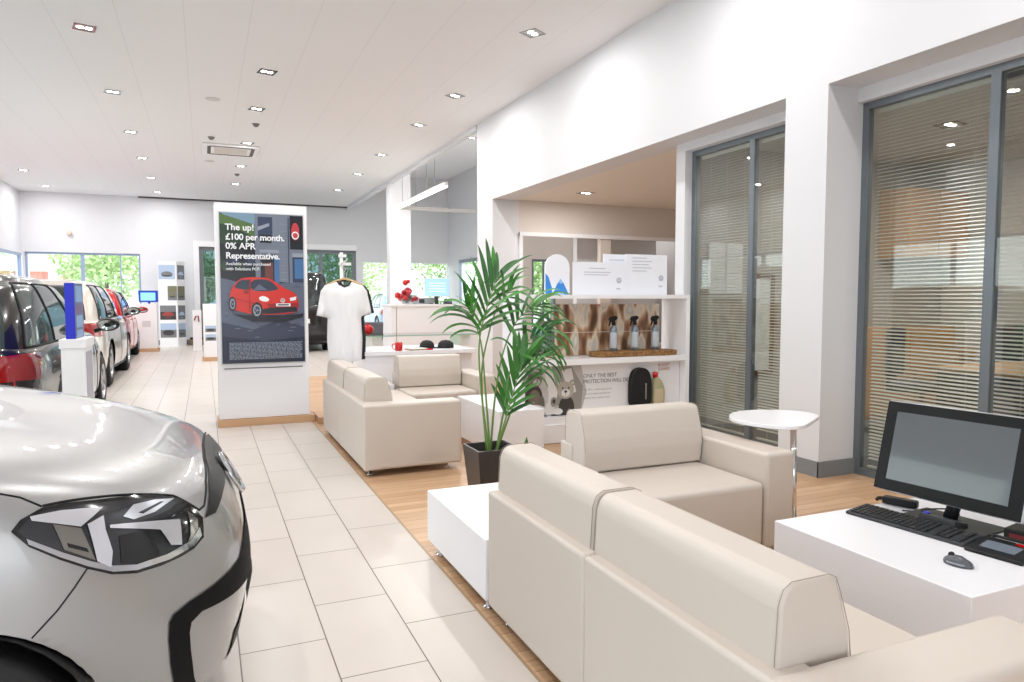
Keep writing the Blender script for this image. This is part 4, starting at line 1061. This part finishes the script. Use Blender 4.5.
for sg in (1,-1):
    mir = lambda pts: [(p[0],p[1]*sg,p[2]) for p in (pts if sg > 0 else pts[::-1])]
    n = (.55,-.75*sg,.35)
    hl = decal(sbvh, mir(FEAT['lamp']), n, .003, LB, 'headlight', sv, res=.02)
    decal(sbvh, mir(FEAT['lamp_in']), n, .005, LI, 'lens', hl, res=.02)
    for nm, key, m_, off in (('reflector','bar',LW,.009),('reflector_bowl','box',LG,.009),('reflector_bowl','box_hi',BLACKP,.011),('reflector','fin',LW,.012),('reflector','bar2',LW,.009),('projector','projr',LB,.008),('reflector','fan',LC,.008),('reflector_rib','fan_d',LI,.010),('chrome_trim','rim',LC,.009),('chrome_trim','strip',LC,.010)):
        decal(sbvh, mir(FEAT[key]), n, off, m_, nm, hl, res=.02)
    decal(sbvh, mir(BAND), (.75,-.66*sg,0), .004, mat('trim_matt_black',(14,14,16),.7,spec=.2), 'bumper_trim', sv, res=.03)
    decal(sbvh, mir([(0,0,.37),(-.02,-.30,.36),(-.06,-.42,.33),(-.09,-.43,.25),(-.05,-.2,.21),(-.03,0,.21)]), (1,0,0), .004, BLACKP, 'lower_grille', sv, res=.03)
    surf_line(sbvh, mir([(-.36,-.716,.67),(-.379,-.719,.673),(-.404,-.732,.636),(-.437,-.743,.593),(-.484,-.758,.545)]), (.2,-.95*sg,.1), .0022, GAP, 'bumper_gap', sv)
    surf_line(sbvh, mir([(-.80,-.705,.90),(-.563,-.708,.871),(-.506,-.704,.852),(-.465,-.703,.825)]), (0,-.8*sg,.6), .0025, GAP, 'bonnet_gap', sv)
    surf_line(sbvh, mir([(-.465,-.703,.826),(-.423,-.685,.828),(-.295,-.618,.814),(-.20,-.555,.785),(-.14,-.525,.73),(-.126,-.50,.735),(-.125,-.40,.772),(-.128,-.2,.80),(-.13,0,.805)]), (.6,-.3*sg,.7), .0035, GAP, 'bonnet_gap', sv)
    decal(sbvh, mir([(-.13,0,.80),(-.125,-.2,.795),(-.12,-.40,.765),(-.118,-.50,.722),(-.128,-.525,.705),(-.105,-.48,.70),(-.09,-.36,.72),(-.08,-.16,.725),(-.08,0,.72)]), (.8,0,.6), .004, BLACKP, 'upper_grille', sv, res=.03)
# round emblem on the nose
ME = Matrix.Translation((-.050,-.05,.712)) @ Matrix.Rotation(math.radians(62),4,'Y')
em = MB().lathe([(0,0),(.078,0),(.080,.008),(.074,.016),(.066,.010),(0,.010)],40,M=ME).build('emblem', LC, sv)
Mp = Matrix(((0,0,1,0),(1,0,0,0),(0,1,0,0),(0,0,0,1)))
Me2 = ME @ Matrix(((0,-1,0,0),(1,0,0,0),(0,0,1,.0102),(0,0,0,1)))
pc = Pic(Me2); emblem_ring(pc,0,0,.066,LC,BLACKP); pc.build('emblem_letters', em)
decal(sbvh, [(0,-.25,.44),(0,.25,.44),(0,.25,.345),(0,-.25,.345)], (1,0,0), .012, mat('plate_white'), 'number_plate', sv)
# ------------------------------------------------------------------ poster stand
t = thing('poster_stand', 'tall white display stand with a large red car advert on an oak base', 'stand')
MB().box(.112,.995,7.62,7.92,.075,2.245, r=.004).build('stand_body', WHITE, t)
MB().box(.098,1.045,7.585,7.98,0,.072, r=.003).build('base', OAK, t)
MB().box(.145,.965,7.612,7.62,.625,2.16).build('bezel', mat('bezel_silver',(214,216,218),.3), t)
MB().box(.17,.93,7.612,7.62,.585,.592).build('slot', DARKP, t)
PW, PH = .80, 1.51
X0, Z0 = .155, .64
pc = Pic(frame_xz(X0,7.611,Z0))
def PM(n,c=None): return mat('poster_'+n, c, .25)
navy=PM('navy',(38,46,68)); nav2=PM('navy2',(54,66,92)); wallc=PM('wall',(116,124,140)); wall2=PM('wall2',(146,154,168)); dk=PM('dark',(24,28,38)); grn=PM('green',(84,112,64)); grn2=PM('green2',(44,66,46)); skyc=PM('sky',(120,150,172)); road=PM('road',(92,100,120)); road2=PM('road2',(58,64,86)); carr=PM('car_red',(206,44,34)); carr2=PM('car_red_dark',(150,26,24)); cg=PM('car_glass',(44,54,72)); wht=PM('white',(238,240,244)); grt=PM('grey',(150,158,170)); brn=PM('door_brown',(110,60,52)); blu=PM('blue',(70,110,160))
pc.r(0,PW,0,PH,navy)
pc.p([(0,1.51),(0,1.15),(.30,1.10),(.34,1.51)],grn2); pc.p([(0,1.51),(.02,1.50),(.33,1.33),(.33,1.51)],skyc); pc.p([(0,1.50),(.33,1.40),(.33,1.26),(.12,1.38),(0,1.40)],grn)
pc.r(.0,.33,.82,1.2,dk); [pc.p(ell(.04+.05*k,.98+.03*(k%3),.035,.05,12),[grn2,navy,nav2][k%3]) for k in range(6)]
pc.p([(.33,.85),(.33,1.51),(.80,1.51),(.80,.80)],wallc); pc.r(.36,.50,1.27,1.48,nav2); pc.r(.38,.49,1.22,1.30,dk); pc.p([(.36,1.34),(.36,1.38),(.47,1.42),(.47,1.39)],wall2)
pc.r(.37,.56,1.12,1.15,wall2); pc.r(.38,.54,.80,1.10,dk); pc.r(.42,.50,.80,1.02,brn); pc.r(.51,.56,.80,1.08,blu)
for k in range(9): pc.r(.57,.64,.85+k*.07,.852+k*.07,grt)
pc.r(.65,.66,.8,1.48,nav2); pc.r(.67,.80,1.16,1.50,dk); pc.r(.69,.80,.82,1.10,nav2); pc.r(.71,.80,.86,1.06,blu); pc.r(.69,.80,1.08,1.12,wall2)
pc.p([(0,0),(0,.86),(.25,.80),(.80,.82),(.80,0)],road); pc.p([(0,0),(0,.42),(.3,.34),(.55,.44),(.80,.36),(.80,0)],road2); pc.p([(0,0),(0,.28),(.4,.22),(.80,.26),(.80,0)],navy)
rnd = random.Random(2)
for k in range(60): x=rnd.uniform(.01,.72); y=rnd.uniform(.25,.8); pc.r(x,x+rnd.uniform(.02,.07),y,y+.006,[road2,wallc,nav2][k%3])
# car in the advert, three-quarter view facing right
pc.p([(.10,.50),(.30,.42),(.62,.42),(.78,.46),(.79,.50),(.60,.48),(.3,.48)],dk)
pc.p(chaikin([(.08,.55),(.08,.70),(.10,.76),(.16,.84),(.22,.868),(.42,.87),(.50,.84),(.60,.76),(.70,.72),(.735,.67),(.745,.55),(.70,.50),(.50,.49),(.30,.49),(.16,.53)],2),carr)
pc.p(chaikin([(.115,.755),(.165,.83),(.23,.85),(.25,.745)],1),cg); pc.p([(.20,.745),(.215,.84),(.27,.845),(.27,.74)],cg)
pc.p(chaikin([(.275,.735),(.285,.845),(.43,.852),(.50,.81),(.56,.745),(.42,.725)],1),cg); pc.p([(.262,.73),(.272,.85),(.283,.85),(.277,.73)],carr2)
pc.p([(.30,.735),(.36,.80),(.44,.74)],road); pc.p(ell(.235,.72,.028,.02,12),carr2)
pc.p(chaikin([(.35,.665),(.40,.685),(.46,.65),(.44,.62),(.37,.63)],1),wht); pc.p([(.655,.66),(.72,.675),(.715,.64),(.66,.63)],wht)
pc.p([(.43,.60),(.74,.61),(.74,.55),(.46,.545)],carr2); pc.r(.52,.66,.575,.605,wht); pc.r(.535,.645,.583,.597,dk)
pc.p([(.36,.54),(.45,.56),(.72,.57),(.73,.52),(.5,.50),(.36,.50)],dk)
for (cx_,cy_,rx_,ry_) in ((.335,.535,.055,.085),(.105,.60,.035,.075)): pc.p(ell(cx_,cy_,rx_,ry_),dk); pc.p(ell(cx_,cy_,rx_*.7,ry_*.7),grt); pc.p(ell(cx_,cy_,rx_*.5,ry_*.5),navy); [pc.p([(cx_,cy_+.004),(cx_,cy_-.004),(cx_+rx_*.68*math.cos(a),cy_+ry_*.68*math.sin(a)-.004),(cx_+rx_*.68*math.cos(a),cy_+ry_*.68*math.sin(a)+.004)],grt) for a in (1.3,2.56,3.8,5.05,.05)]
emblem_ring(pc,.585,.635,.022,wht,carr2)
pc.p([(.12,.66),(.33,.60),(.33,.594),(.12,.654)],carr2); pc.p([(.26,.52),(.265,.73),(.27,.73),(.268,.52)],carr2)
# round badge at the top right of the advert
pc.p(ell(.72,1.34,.04,.09,20),PM('badge_red',(190,60,70))); pc.p(ell(.72,1.30,.036,.04,20),wht); pc.p(ell(.72,1.30,.026,.028,20),PM('badge_red'))
# fine print
pc.r(.06,.77,.035,.22,nav2)
for k in range(13):
    y=.045+k*.0135; x=.065
    while x < .75:
        w_=rnd.uniform(.012,.05); w_=min(w_,.765-x); pc.r(x,x+w_,y,y+.006,grt); x+=w_+.007
B_=.002
pc.t('The up!',.05,1.33,.086,wht,B_); pc.t('£100 per month.',.05,1.235,.086,wht,B_,.95); pc.t('0% APR',.05,1.145,.086,wht,B_); pc.t('Representative.',.05,1.05,.086,wht,B_,.95)
pc.t('Available when purchased',.05,.985,.040,wht,.0004); pc.t('with Solutions PCP.',.05,.935,.040,wht,.0004)
pc.build('poster', t)
# oak block behind it
tag(MB().box(1.055,1.19,7.40,7.85,0,.07, r=.003).build('clothes_rail_base', OAK), 'small oak platform between the poster stand and the far sofa', 'platform')

# ------------------------------------------------------------------ T-shirts on their stand
t = thing('garment_stand', 'slim white clothes stand with a chrome hanging arm behind the white T-shirt', 'clothes stand')
MB().tube([(1.40,7.92,.0),(1.40,7.92,1.80)],.018,WHITE).build('pole', WHITE, t)
MB().tube([(1.40,7.93,1.68),(1.40,7.62,1.70),(1.40,7.60,1.72)],.008,CHROME).build('arm', CHROME, t)
MB().lathe([(0,0),(.2,0),(.2,.012),(.02,.02),(0,.02)],30,c=(1.40,7.95,0)).build('base', WHITE, t)
for zz,xx in ((1.75,.05),(1.66,.10)): MB().box(1.40-.03,1.40+xx,7.89,7.93,zz,zz+.03).build('clip', WHITE, t)
def shirt(name, label, x, y, z, m, m_in, seed, dx=0):
    t = thing(name, label, 'shirt', (x,y,z))
    out = [(-.075,.0),(-.12,-.012),(-.20,-.04),(-.245,-.10),(-.295,-.36),(-.185,-.385),(-.178,-.40),(-.185,-.60),(-.175,-.86),(.0,-.875),(.175,-.855),(.19,-.6),(.178,-.40),(.185,-.375),(.295,-.34),(.245,-.10),(.20,-.04),(.12,-.012),(.075,.0),(.05,-.035),(.0,-.055),(-.05,-.035)]
    V2 = [Vector(p) for p in out]; pts=[]
    for i in range(len(V2)):
        a,b=V2[i],V2[(i+1)%len(V2)]; k=max(1,int((b-a).length/.025))
        pts += [a+(b-a)*j/k for j in range(k)]
    nb=len(pts)
    def inside(p):
        c=False;j=nb-1
        for i in range(nb):
            if (pts[i].y>p.y)!=(pts[j].y>p.y) and p.x<(pts[j].x-pts[i].x)*(p.y-pts[i].y)/(pts[j].y-pts[i].y)+pts[i].x: c=not c
            j=i
        return c
    G_=[Vector((-.30+.022*i,-.88+.022*j)) for i in range(28) for j in range(41)]
    G_=[p for p in G_ if inside(p) and min((q-p).length for q in pts)>.011]
    V,E,F,*_=delaunay_2d_cdt(pts+G_,[],[list(range(nb))],1,1e-6)
    edge=lambda p: min((q-p).length for q in pts)
    s=MB(); n=len(V); vv=[]
    for sg in (-1,1):
        for p in V:
            e=min(1,edge(p)/.09); th=.012+.055*math.sqrt(e)*(1 if abs(p.x)<.2 else .5)
            f=.010*math.sin(p.x*48+p.y*6+seed)*min(1,-p.y/.3)+.006*math.sin(p.x*90-p.y*14+seed*2)*min(1,max(0,-p.y)/.3)
            vv.append((p.x+dx*(-p.y), sg*th*(1 if e>.03 else .25)+f, p.y+(-.02 if sg>0 and p.y>-.08 and abs(p.x)<.06 else 0)))
    fs=[tuple(f) for f in F]+[tuple(reversed([k+n for k in f])) for f in F]+[(i,(i+1)%nb,(i+1)%nb+n,i+n) for i in range(nb)]
    s._add(vv,fs,m,smooth=True); s.build('fabric', m, t)
    MB().tube([(-.075,-.012,.002),(-.05,-.02,-.035),(0,-.024,-.056),(.05,-.02,-.035),(.075,-.012,.002),(.04,.015,.012),(0,.022,.012),(-.04,.015,.012),(-.075,-.012,.002)],.007,m_in).build('collar', m_in, t)
    h = thing('coat_hanger', 'wooden hanger inside the '+('white' if seed==1 else 'navy')+' T-shirt', 'hanger', (x,y,z))
    MB().tube([(-.19,0,-.045),(-.10,0,.0),(0,0,.035),(.10,0,.0),(.19,0,-.045)],.011,mat('hanger_wood',(206,170,120),.4)).build('bar', None, h)
    MB().tube([(0,0,.035),(0,0,.10),(.02,0,.13),(.0,0,.16),(-.02,0,.14)],.003,CHROME).build('hook', CHROME, h)
SHW = mat('shirt_white',(240,240,242),.85,bump=.3,bscale=220); SHN = mat('shirt_navy',(26,30,46),.85)
shirt('t_shirt','plain white T-shirt with a dark collar hanging behind the far sofa',1.385,7.70,1.475,SHW,SHN,1)
shirt('t_shirt','dark navy T-shirt mostly hidden behind the white T-shirt',1.445,7.86,1.475,SHN,SHN,2,.02)

# ------------------------------------------------------------------ table behind the far armchair and counter
t = thing('display_table', 'white block table behind the far armchair carrying the red mug', 'table')
MB().box(1.63,1.98,7.83,8.55,0,.654, r=.003).build('leg_block', GLOSSW, t)
MB().box(1.62,2.95,7.80,8.70,.655,.70, r=.003).build('tabletop', GLOSSW, t)
MB().box(2.6,2.92,7.90,8.55,0,.655, r=.003).build('leg_block', GLOSSW, t)
def mug(loc, label):
    t = thing('coffee_mug', label, 'mug', loc)
    MB().lathe([(0,0),(.038,0),(.043,.01),(.043,.095),(.039,.095),(.038,.012),(0,.012)],28,RED).build('cup', RED, t)
    MB().tube([(-.042,0,.078),(-.068,0,.078),(-.078,0,.05),(-.066,0,.022),(-.042,0,.020)],.006,RED).build('handle', RED, t)
mug((2.02,7.86,.70),'red mug on the white table behind the far armchair')
tag(MB().box(-.12,.12,-.09,.09,0,.012,mat('magazine_brown',(150,124,104),.4)).box(-.11,.10,-.09,.08,.012,.02,mat('magazine_white',(220,214,208),.4)).build('magazine_stack',None,loc=(2.25,7.92,.70),rotz=.2),'brownish magazines lying flat to the right of the red mug','magazine')
tag(MB().box(-.04,.04,-.02,.02,0,.018,RED).build('red_box',RED,loc=(2.38,7.86,.70),rotz=.3),'tiny flat red box lying near the magazines','box')
for (x,y,s_,l) in ((2.44,8.15,1.0,'black cap lying on the white table at the left of the pair'),(2.66,8.1,1.1,'black cap lying on the white table partly behind the palm leaves')):
    t = thing('black_cap', l, 'cap', (x,y,.70))
    MB().lathe([(.085*s_,0),(.09*s_,.02),(.08*s_,.06),(.05*s_,.088),(0,.098)],24,mat('cap_black',(30,34,36),.8)).build('crown', None, t)
    MB().prism(chaikin([(-.15*s_,-.05),(-.08*s_,-.07),(-.05*s_,.0),(-.08*s_,.07),(-.15*s_,.05),(-.175*s_,0)],2),.004,.010,axis='z',m=mat('cap_black')).build('peak', None, t)
# glass table
t = thing('glass_table', 'glass-topped counter table behind the white block table', 'table')
MB().box(1.89,3.50,9.2,9.85,.790,.805).build('glass_top', glass_mat('table_glass',(190,222,205),2.5), t)
MB().box(1.89,3.50,9.195,9.2,.790,.805).build('glass_edge', mat('glass_edge_green',(150,190,168),.2), t)
MB().prism([(2.12,0),(2.30,0),(2.16,.79),(2.02,.79)],9.3,9.75,axis='y').build('slanted_leg', GLOSSW, t)
MB().prism([(3.10,0),(3.28,0),(3.42,.79),(3.28,.79)],9.3,9.75,axis='y').build('slanted_leg', GLOSSW, t)
t = thing('office_chair','grey upholstered chair behind the T-shirts by the glass table','chair',(2.22,10.5,0),PI*.9)
MB().box(-.24,.24,-.24,.24,.42,.50,r=.03).build('seat',mat('chair_grey',(96,98,106),.8),t)
MB().prism([(-.24,.50),(-.26,.95),(.26,.95),(.24,.50)],.20,.26,axis='y',r=.02).build('backrest',mat('chair_grey'),t)
for sx in (-.2,.2):
    for sy in (-.2,.2): MB().tube([(sx,sy,.42),(sx*1.15,sy*1.15,0)],.012,CHROME).build('leg',CHROME,t)
t = thing('red_bag','bright red round object behind the edge of the T-shirts','bag',(2.02,9.5,.805))
MB().ball((0,0,.07),(.075,.06,.07),RED,2).build('body',RED,t); MB().tube([(-.03,0,.13),(0,0,.17),(.03,0,.13)],.006,RED).build('handle',RED,t)
# tall counter
t = thing('reception_counter', 'tall white reception counter beside the column, with a screen and red flowers on top', 'counter')
MB().box(2.955,4.75,12.0,12.7,1.15,1.19, r=.003).build('countertop', GLOSSW, t)
MB().box(2.97,3.05,12.02,12.68,0,1.15).build('end_panel', GLOSSW, t)
MB().box(3.06,4.74,12.02,12.68,0,1.15).build('front_panel', GLOSSW, t)
t = thing('computer_screen','pale blue flat screen standing on the reception counter','monitor',(3.86,12.25,1.19))
MB().box(-.24,.24,-.02,.02,.14,.47,WHITE,r=.006).build('case',None,t)
pc=Pic(frame_xz(-.24,-.0205,.14)); bl=mat('screen_blue',(150,190,240),.3,emit=(150,190,240),es=.6); pc.r(.01,.47,.01,.32,bl); [pc.r(.08,.40,.08+.05*k,.095+.05*k,mat('screen_pale',(200,220,246),.3,emit=(200,220,246),es=.6)) for k in range(4)]; pc.build('screen',t)
MB().box(-.03,.03,0,.05,.01,.2,DARKP).build('stand',None,t); MB().box(-.12,.12,-.06,.12,0,.012,DARKP).build('foot',None,t)
t = thing('label_printer','low grey machine on the reception counter under the screen','printer',(3.66,12.48,1.19))
MB().prism([(-.17,0),(.17,0),(.20,.11),(-.25,.13)],-.12,.12,axis='y',m=mat('machine_grey',(176,184,186),.4),r=.006).build('body',None,t); MB().box(-.10,-.0,-.125,-.12,.02,.09,DARKP).build('slot',None,t)
t = thing('card_terminal','small dark terminal on the reception counter right of the printer','terminal',(4.05,12.2,1.19))
MB().prism([(-.07,0),(.07,0),(.06,.09),(-.06,.10)],-.05,.05,axis='y',m=DARKP,r=.006).build('body',None,t); MB().box(-.045,.045,-.052,-.05,.03,.08,mat('pad_screen')).build('display',None,t)
t = thing('flower_bouquet','red and pink flowers in a clear vase on the left of the counter','flowers',(3.28,12.2,1.19))
MB().lathe([(0,0),(.07,0),(.10,.06),(.12,.16),(.115,.16),(.095,.06),(0,.008)],24,glass_mat('vase_glass',(230,235,235),2)).build('vase',None,t)
rnd=random.Random(9); st=MB()
for k in range(44):
    a=rnd.uniform(0,2*PI); r=rnd.uniform(.02,.17); z=.08+rnd.uniform(0,.22)*(1-r*2)
    p=Vector((r*math.cos(a),r*math.sin(a)*.6,z)); st.tube([(0,0,.03),tuple(p*.6+Vector((0,0,.02))),tuple(p)],.003,GREENS[k%3],seg=4)
    f=MB(); f.ball(tuple(p),(.055,.045,.045),None,1)
    if k < 38: 
        for q in range(5): f.ball((p.x+.025*math.cos(q*1.257),p.y+.015*math.sin(q*1.9),p.z+.022*math.sin(q*1.257)),(.026,.02,.026),None,1)
        f.build('flower',[RED,mat('flower_pink',(210,80,92),.6),mat('flower_deep',(160,20,40),.6)][k%3],t)
    else: f.bm.free()
for k in range(6): st.ball((rnd.uniform(-.15,.15),rnd.uniform(-.08,.08),.12+rnd.uniform(0,.1)),(.04,.02,.02),GREENS[k%3],1)
st.build('stems',None,t)
f=MB(); f.ball((-.02,-.02,.38),(.05,.04,.05),RED,2); f.ball((.03,-.03,.40),(.035,.03,.035),RED,2); f.tube([(0,0,.1),(0,0,.35)],.003,GREENS[0],seg=4); f.build('flower',None,t)

# ------------------------------------------------------------------ info totem beside the dark car, kiosk, pillars
t = thing('information_totem','white post topped by a blue panel with small screens, standing beside the dark hatchback','totem',(-.93,6.0,0))
MB().box(-.035,.115,.0,.42,0,.98, r=.004).build('post', WHITE, t); MB().box(.1155,.118,.06,.36,.35,.90).build('post_inset', mat('inset_grey',(170,170,184),.4), t)
MB().box(-.045,.125,-.01,.43,.93,1.0, r=.004).build('post_cap', WHITE, t)
MB().box(.0,.062,.005,.40,1.0,1.41).build('blue_panel', mat('totem_blue',(36,48,200),.4), t)
pb=MB(); Mx=Matrix(((0,0,1,.0625),(1,0,0,.005),(0,1,0,1.0),(0,0,0,1)))
PB=[mat('totem_slate',(92,104,150),.3),mat('totem_sky',(140,180,226),.3),mat('totem_purple',(120,70,130),.3)]
for k,(a,b,c,d,m_) in enumerate([(0,.395,0,.41,0),(.05,.34,.27,.39,1),(.06,.34,.19,.25,2),(.05,.34,.08,.17,1),(.05,.34,.01,.06,1)]): pb._add([(a,c,k*.0004),(b,c,k*.0004),(b,d,k*.0004),(a,d,k*.0004)],[(0,1,2,3)],PB[m_],M=Mx)
pb.build('screen_face',None,t,recalc=False)
t = thing('tablet_kiosk','white kiosk with a small blue tablet screen beyond the parked car row','kiosk',(-1.28,19.3,0))
MB().box(-.24,.22,-.15,.2,.08,1.16,r=.005).build('pedestal',WHITE,t); MB().box(-.27,.25,-.2,.25,0,.08).build('base',OAK,t)
MB().box(-.17,.26,-.16,-.13,1.20,1.48,mat('kiosk_blue',(24,70,190),.3),r=.01).build('tablet_case',None,t); MB().box(-.12,.20,-.163,-.160,1.24,1.43,mat('kiosk_screen',(120,180,240),.3,emit=(120,180,240),es=.8)).build('screen',None,t); MB().tube([(.06,-.12,1.22),(.06,0,1.15)],.03,mat('kiosk_blue')).build('neck',None,t)
MB().box(-.1,.08,-.155,-.15,.6,.75,mat('faint_grey',(214,212,214),.5)).build('emblem',None,t)
t = thing('photo_pillar','white display pillar with four rows of car photographs on two faces at the back','display pillar',(-.83,21.0,0))
FT=[(-.28,0),(.17,-.06),(.36,.18),(.36,.4),(-.28,.4)]
MB().prism(FT,0,2.28,axis='z',m=WHITE).build('pillar_body',None,t)
PPs=[mat('photo_sky',(176,196,222),.4),mat('photo_grey',(120,122,126),.4),mat('photo_dark',(62,60,60),.4),mat('photo_red',(160,60,60),.4),mat('photo_olive',(120,118,92),.4)]
def facepic(name,a,b,z0,z1,cols,parent):
    a=Vector((a[0],a[1],0)); b=Vector((b[0],b[1],0)); d=(b-a).normalized(); n=Vector((d.y,-d.x,0)); M=Matrix.Identity(4)
    for i in range(3): M[i][0]=d[i]; M[i][1]=(0,0,1)[i]; M[i][2]=n[i]; M[i][3]=(a+n*.003+Vector((0,0,z0)))[i]
    pc=Pic(M); W_=(b-a).length; h=z1-z0; pc.r(0,W_,0,h,PPs[cols[0]]); pc.r(0,W_,0,h*.55,PPs[cols[1]]); pc.p(ell(W_*.5,h*.35,W_*.36,h*.2,14),PPs[cols[2]]); pc.r(W_*.2,W_*.8,h*.2,h*.28,PPs[2]); pc.build(name,parent)
F0=(-.28,0);F1=(.17,-.06);F2=(.36,.18)
def lerp(a,b,s): return (a[0]+(b[0]-a[0])*s,a[1]+(b[1]-a[1])*s)
for k,(z0,s0,s1,cols,c2) in enumerate([(1.80,.04,.92,(0,0,1),(1,1,0)),(1.24,.5,1.0,(4,1,4),(4,1,4)),(.72,.06,.92,(1,2,3),(1,1,0)),(.24,.06,.92,(0,1,2),(0,1,1))]):
    facepic('photograph',lerp(F0,F1,s0),lerp(F0,F1,s1),z0,z0+.38,cols,t); facepic('photograph',lerp(F1,F2,.08),lerp(F1,F2,.95),z0,z0+.38,c2,t)
t = thing('leaflet_stand','white leaflet stand half hidden behind the left side of the poster stand','stand',(-.03,15.8,0))
MB().box(0,.42,0,.25,.08,1.18,WHITE,r=.004).build('stand_body',None,t); MB().box(-.03,.46,-.05,.3,0,.08).build('base',OAK,t)
for z0 in (.60,.42): facepic('photograph',(.04,-.002),(.24,-.002),z0,z0+.13,(0,1,2),t)
t = thing('white_bollard','slim white post with a small red hook near the back entrance','post',(-.17,19.0,0))
MB().box(-.1,.1,-.05,.05,0,1.0,WHITE,r=.004).build('post',None,t); MB().tube([(-.06,-.06,.75),(-.03,-.06,.85),(.03,-.06,.86),(.04,-.06,.72)],.015,mat('hook_red',(150,40,40),.4)).build('hook',None,t)
t = thing('planter_strip','low patterned brown planter box against the back wall beside the photo pillar','planter',(-.3,21.5,0))
MB().box(-.1,.3,-.15,.15,0,.16,mat('planter_brown',(128,112,92),.8,var=.4,vscale=30)).build('box',None,t); MB().box(-.08,.28,-.13,.13,.16,.2,mat('soil')).build('soil',None,t)

# ------------------------------------------------------------------ office furniture behind the blinds
OW = wood_mat('office_oak',(206,160,112),(198,150,104),(170,124,84),plank=(3,3),line=0)
t = thing('storage_cabinet','pale oak cupboard with a pair of bar handles in the office behind the blinds','cabinet',(6.25,5.28,0))
MB().box(0,1.5,0,.40,.0,.98).build('body',OW,t)
for k in range(2):
    d=MB().box(.01+k*.75,.74+k*.75,-.018,0,.05,.93).build('door',OW,t); x=.68 if k==0 else .82
    MB().tube([(x,-.02,.34),(x,-.05,.36),(x,-.05,.52),(x,-.02,.54)],.007,STEEL).build('handle',STEEL,d)
t = thing('drawer_unit','oak drawer unit with dark recessed pulls to the right in the office','drawers',(7.85-.05,5.28,0)); t.location=(7.78-.0,5.28,0)
t.location=(7.76,5.28,0); MB().box(0,.34,0,.40,0,.72).build('body',OW,t)
for k in range(3):
    d=MB().box(.01,.33,-.018,0,.03+k*.23,.24+k*.23).build('drawer',OW,t); MB().box(.1,.24,-.024,-.018,.14+k*.23,.17+k*.23,DARKP).build('pull',None,d)
t = thing('office_desk','dark grey office desk in front of the oak cupboard behind the blinds','desk',(5.6,3.2,0))
MB().box(0,1.7,0,.8,.70,.73).build('desktop',OW,t); MB().box(.02,1.68,.70,.72,.2,.70,mat('desk_panel',(92,98,104),.5)).build('modesty_panel',None,t); MB().box(.02,.05,.03,.77,0,.70,mat('desk_panel')).build('side_panel',None,t); MB().box(1.65,1.68,.03,.77,0,.70,mat('desk_panel')).build('side_panel',None,t)
def officechair(loc,rot,label):
    t=thing('office_chair',label,'chair',loc,rot)
    CF=mat('chair_charcoal',(60,64,70),.8)
    MB().box(-.24,.24,-.24,.24,.44,.52,CF,r=.03).build('seat',None,t); MB().box(-.22,.22,.20,.27,.56,1.02,CF,r=.03).build('backrest',None,t); MB().box(-.03,.03,.22,.30,.42,.7,BLACKP).build('back_bracket',None,t)
    MB().tube([(0,0,.08),(0,0,.44)],.025,STEEL).build('column',None,t)
    for k in range(5):
        a=k*2*PI/5; l=MB().tube([(0,0,.10),(.27*math.cos(a),.27*math.sin(a),.07)],.018,BLACKP).build('leg',None,t); MB().ball((.28*math.cos(a),.28*math.sin(a),.032),.032,BLACKP,1).build('caster',None,l)
officechair((6.1,4.45,0),.4,'charcoal office chair in front of the oak cupboard, left one behind the blinds')
officechair((7.4,4.4,0),-.5,'charcoal office chair near the drawers, right one behind the blinds')
t = thing('wall_cabinet','oak wall cupboard high on the office wall behind the blinds','cabinet',(7.0,5.35,1.75)); MB().box(0,1.0,0,.34,0,.75).build('body',OW,t); [MB().box(.01+k*.5,.49+k*.5,-.015,0,.01,.74).build('door',OW,t) for k in range(2)]
t = thing('framed_panel','tall narrow brown-framed panel with a lever handle behind the second blind','door panel',(5.15,5.66,0))
MB().box(0,.05,0,.03,.55,1.55,mat('frame_brown',(120,78,52),.4)).box(.26,.31,0,.03,.55,1.55,mat('frame_brown')).box(0,.31,0,.03,.5,.55,mat('frame_brown')).box(0,.31,0,.03,1.5,1.55,mat('frame_brown')).build('frame',None,t); MB().box(.05,.26,.01,.02,.55,1.5,WHITE).build('panel',None,t)
MB().tube([(.38,0,1.1),(.38,-.04,1.1),(.50,-.04,1.1)],.01,STEEL).build('handle',None,t)
t = thing('wall_board','white board on the office wall behind the second blind','board',(4.62,5.68,1.35)); MB().box(0,.42,0,.018,0,.5,WHITE).build('board',None,t); MB().box(.20,.22,-.004,0,0,.5,mat('faint_grey')).build('divider',None,t)
t = thing('picture_frame','framed orange-brown picture on the office wall behind the blinds','picture',(5.95,5.67,1.15)); MB().box(0,.6,0,.025,0,.42,mat('frame_brown')).build('frame',None,t); MB().box(.03,.57,-.002,0,.03,.39,mat('pic_orange',(190,130,96),.5,var=.4,vscale=8)).build('print',None,t)
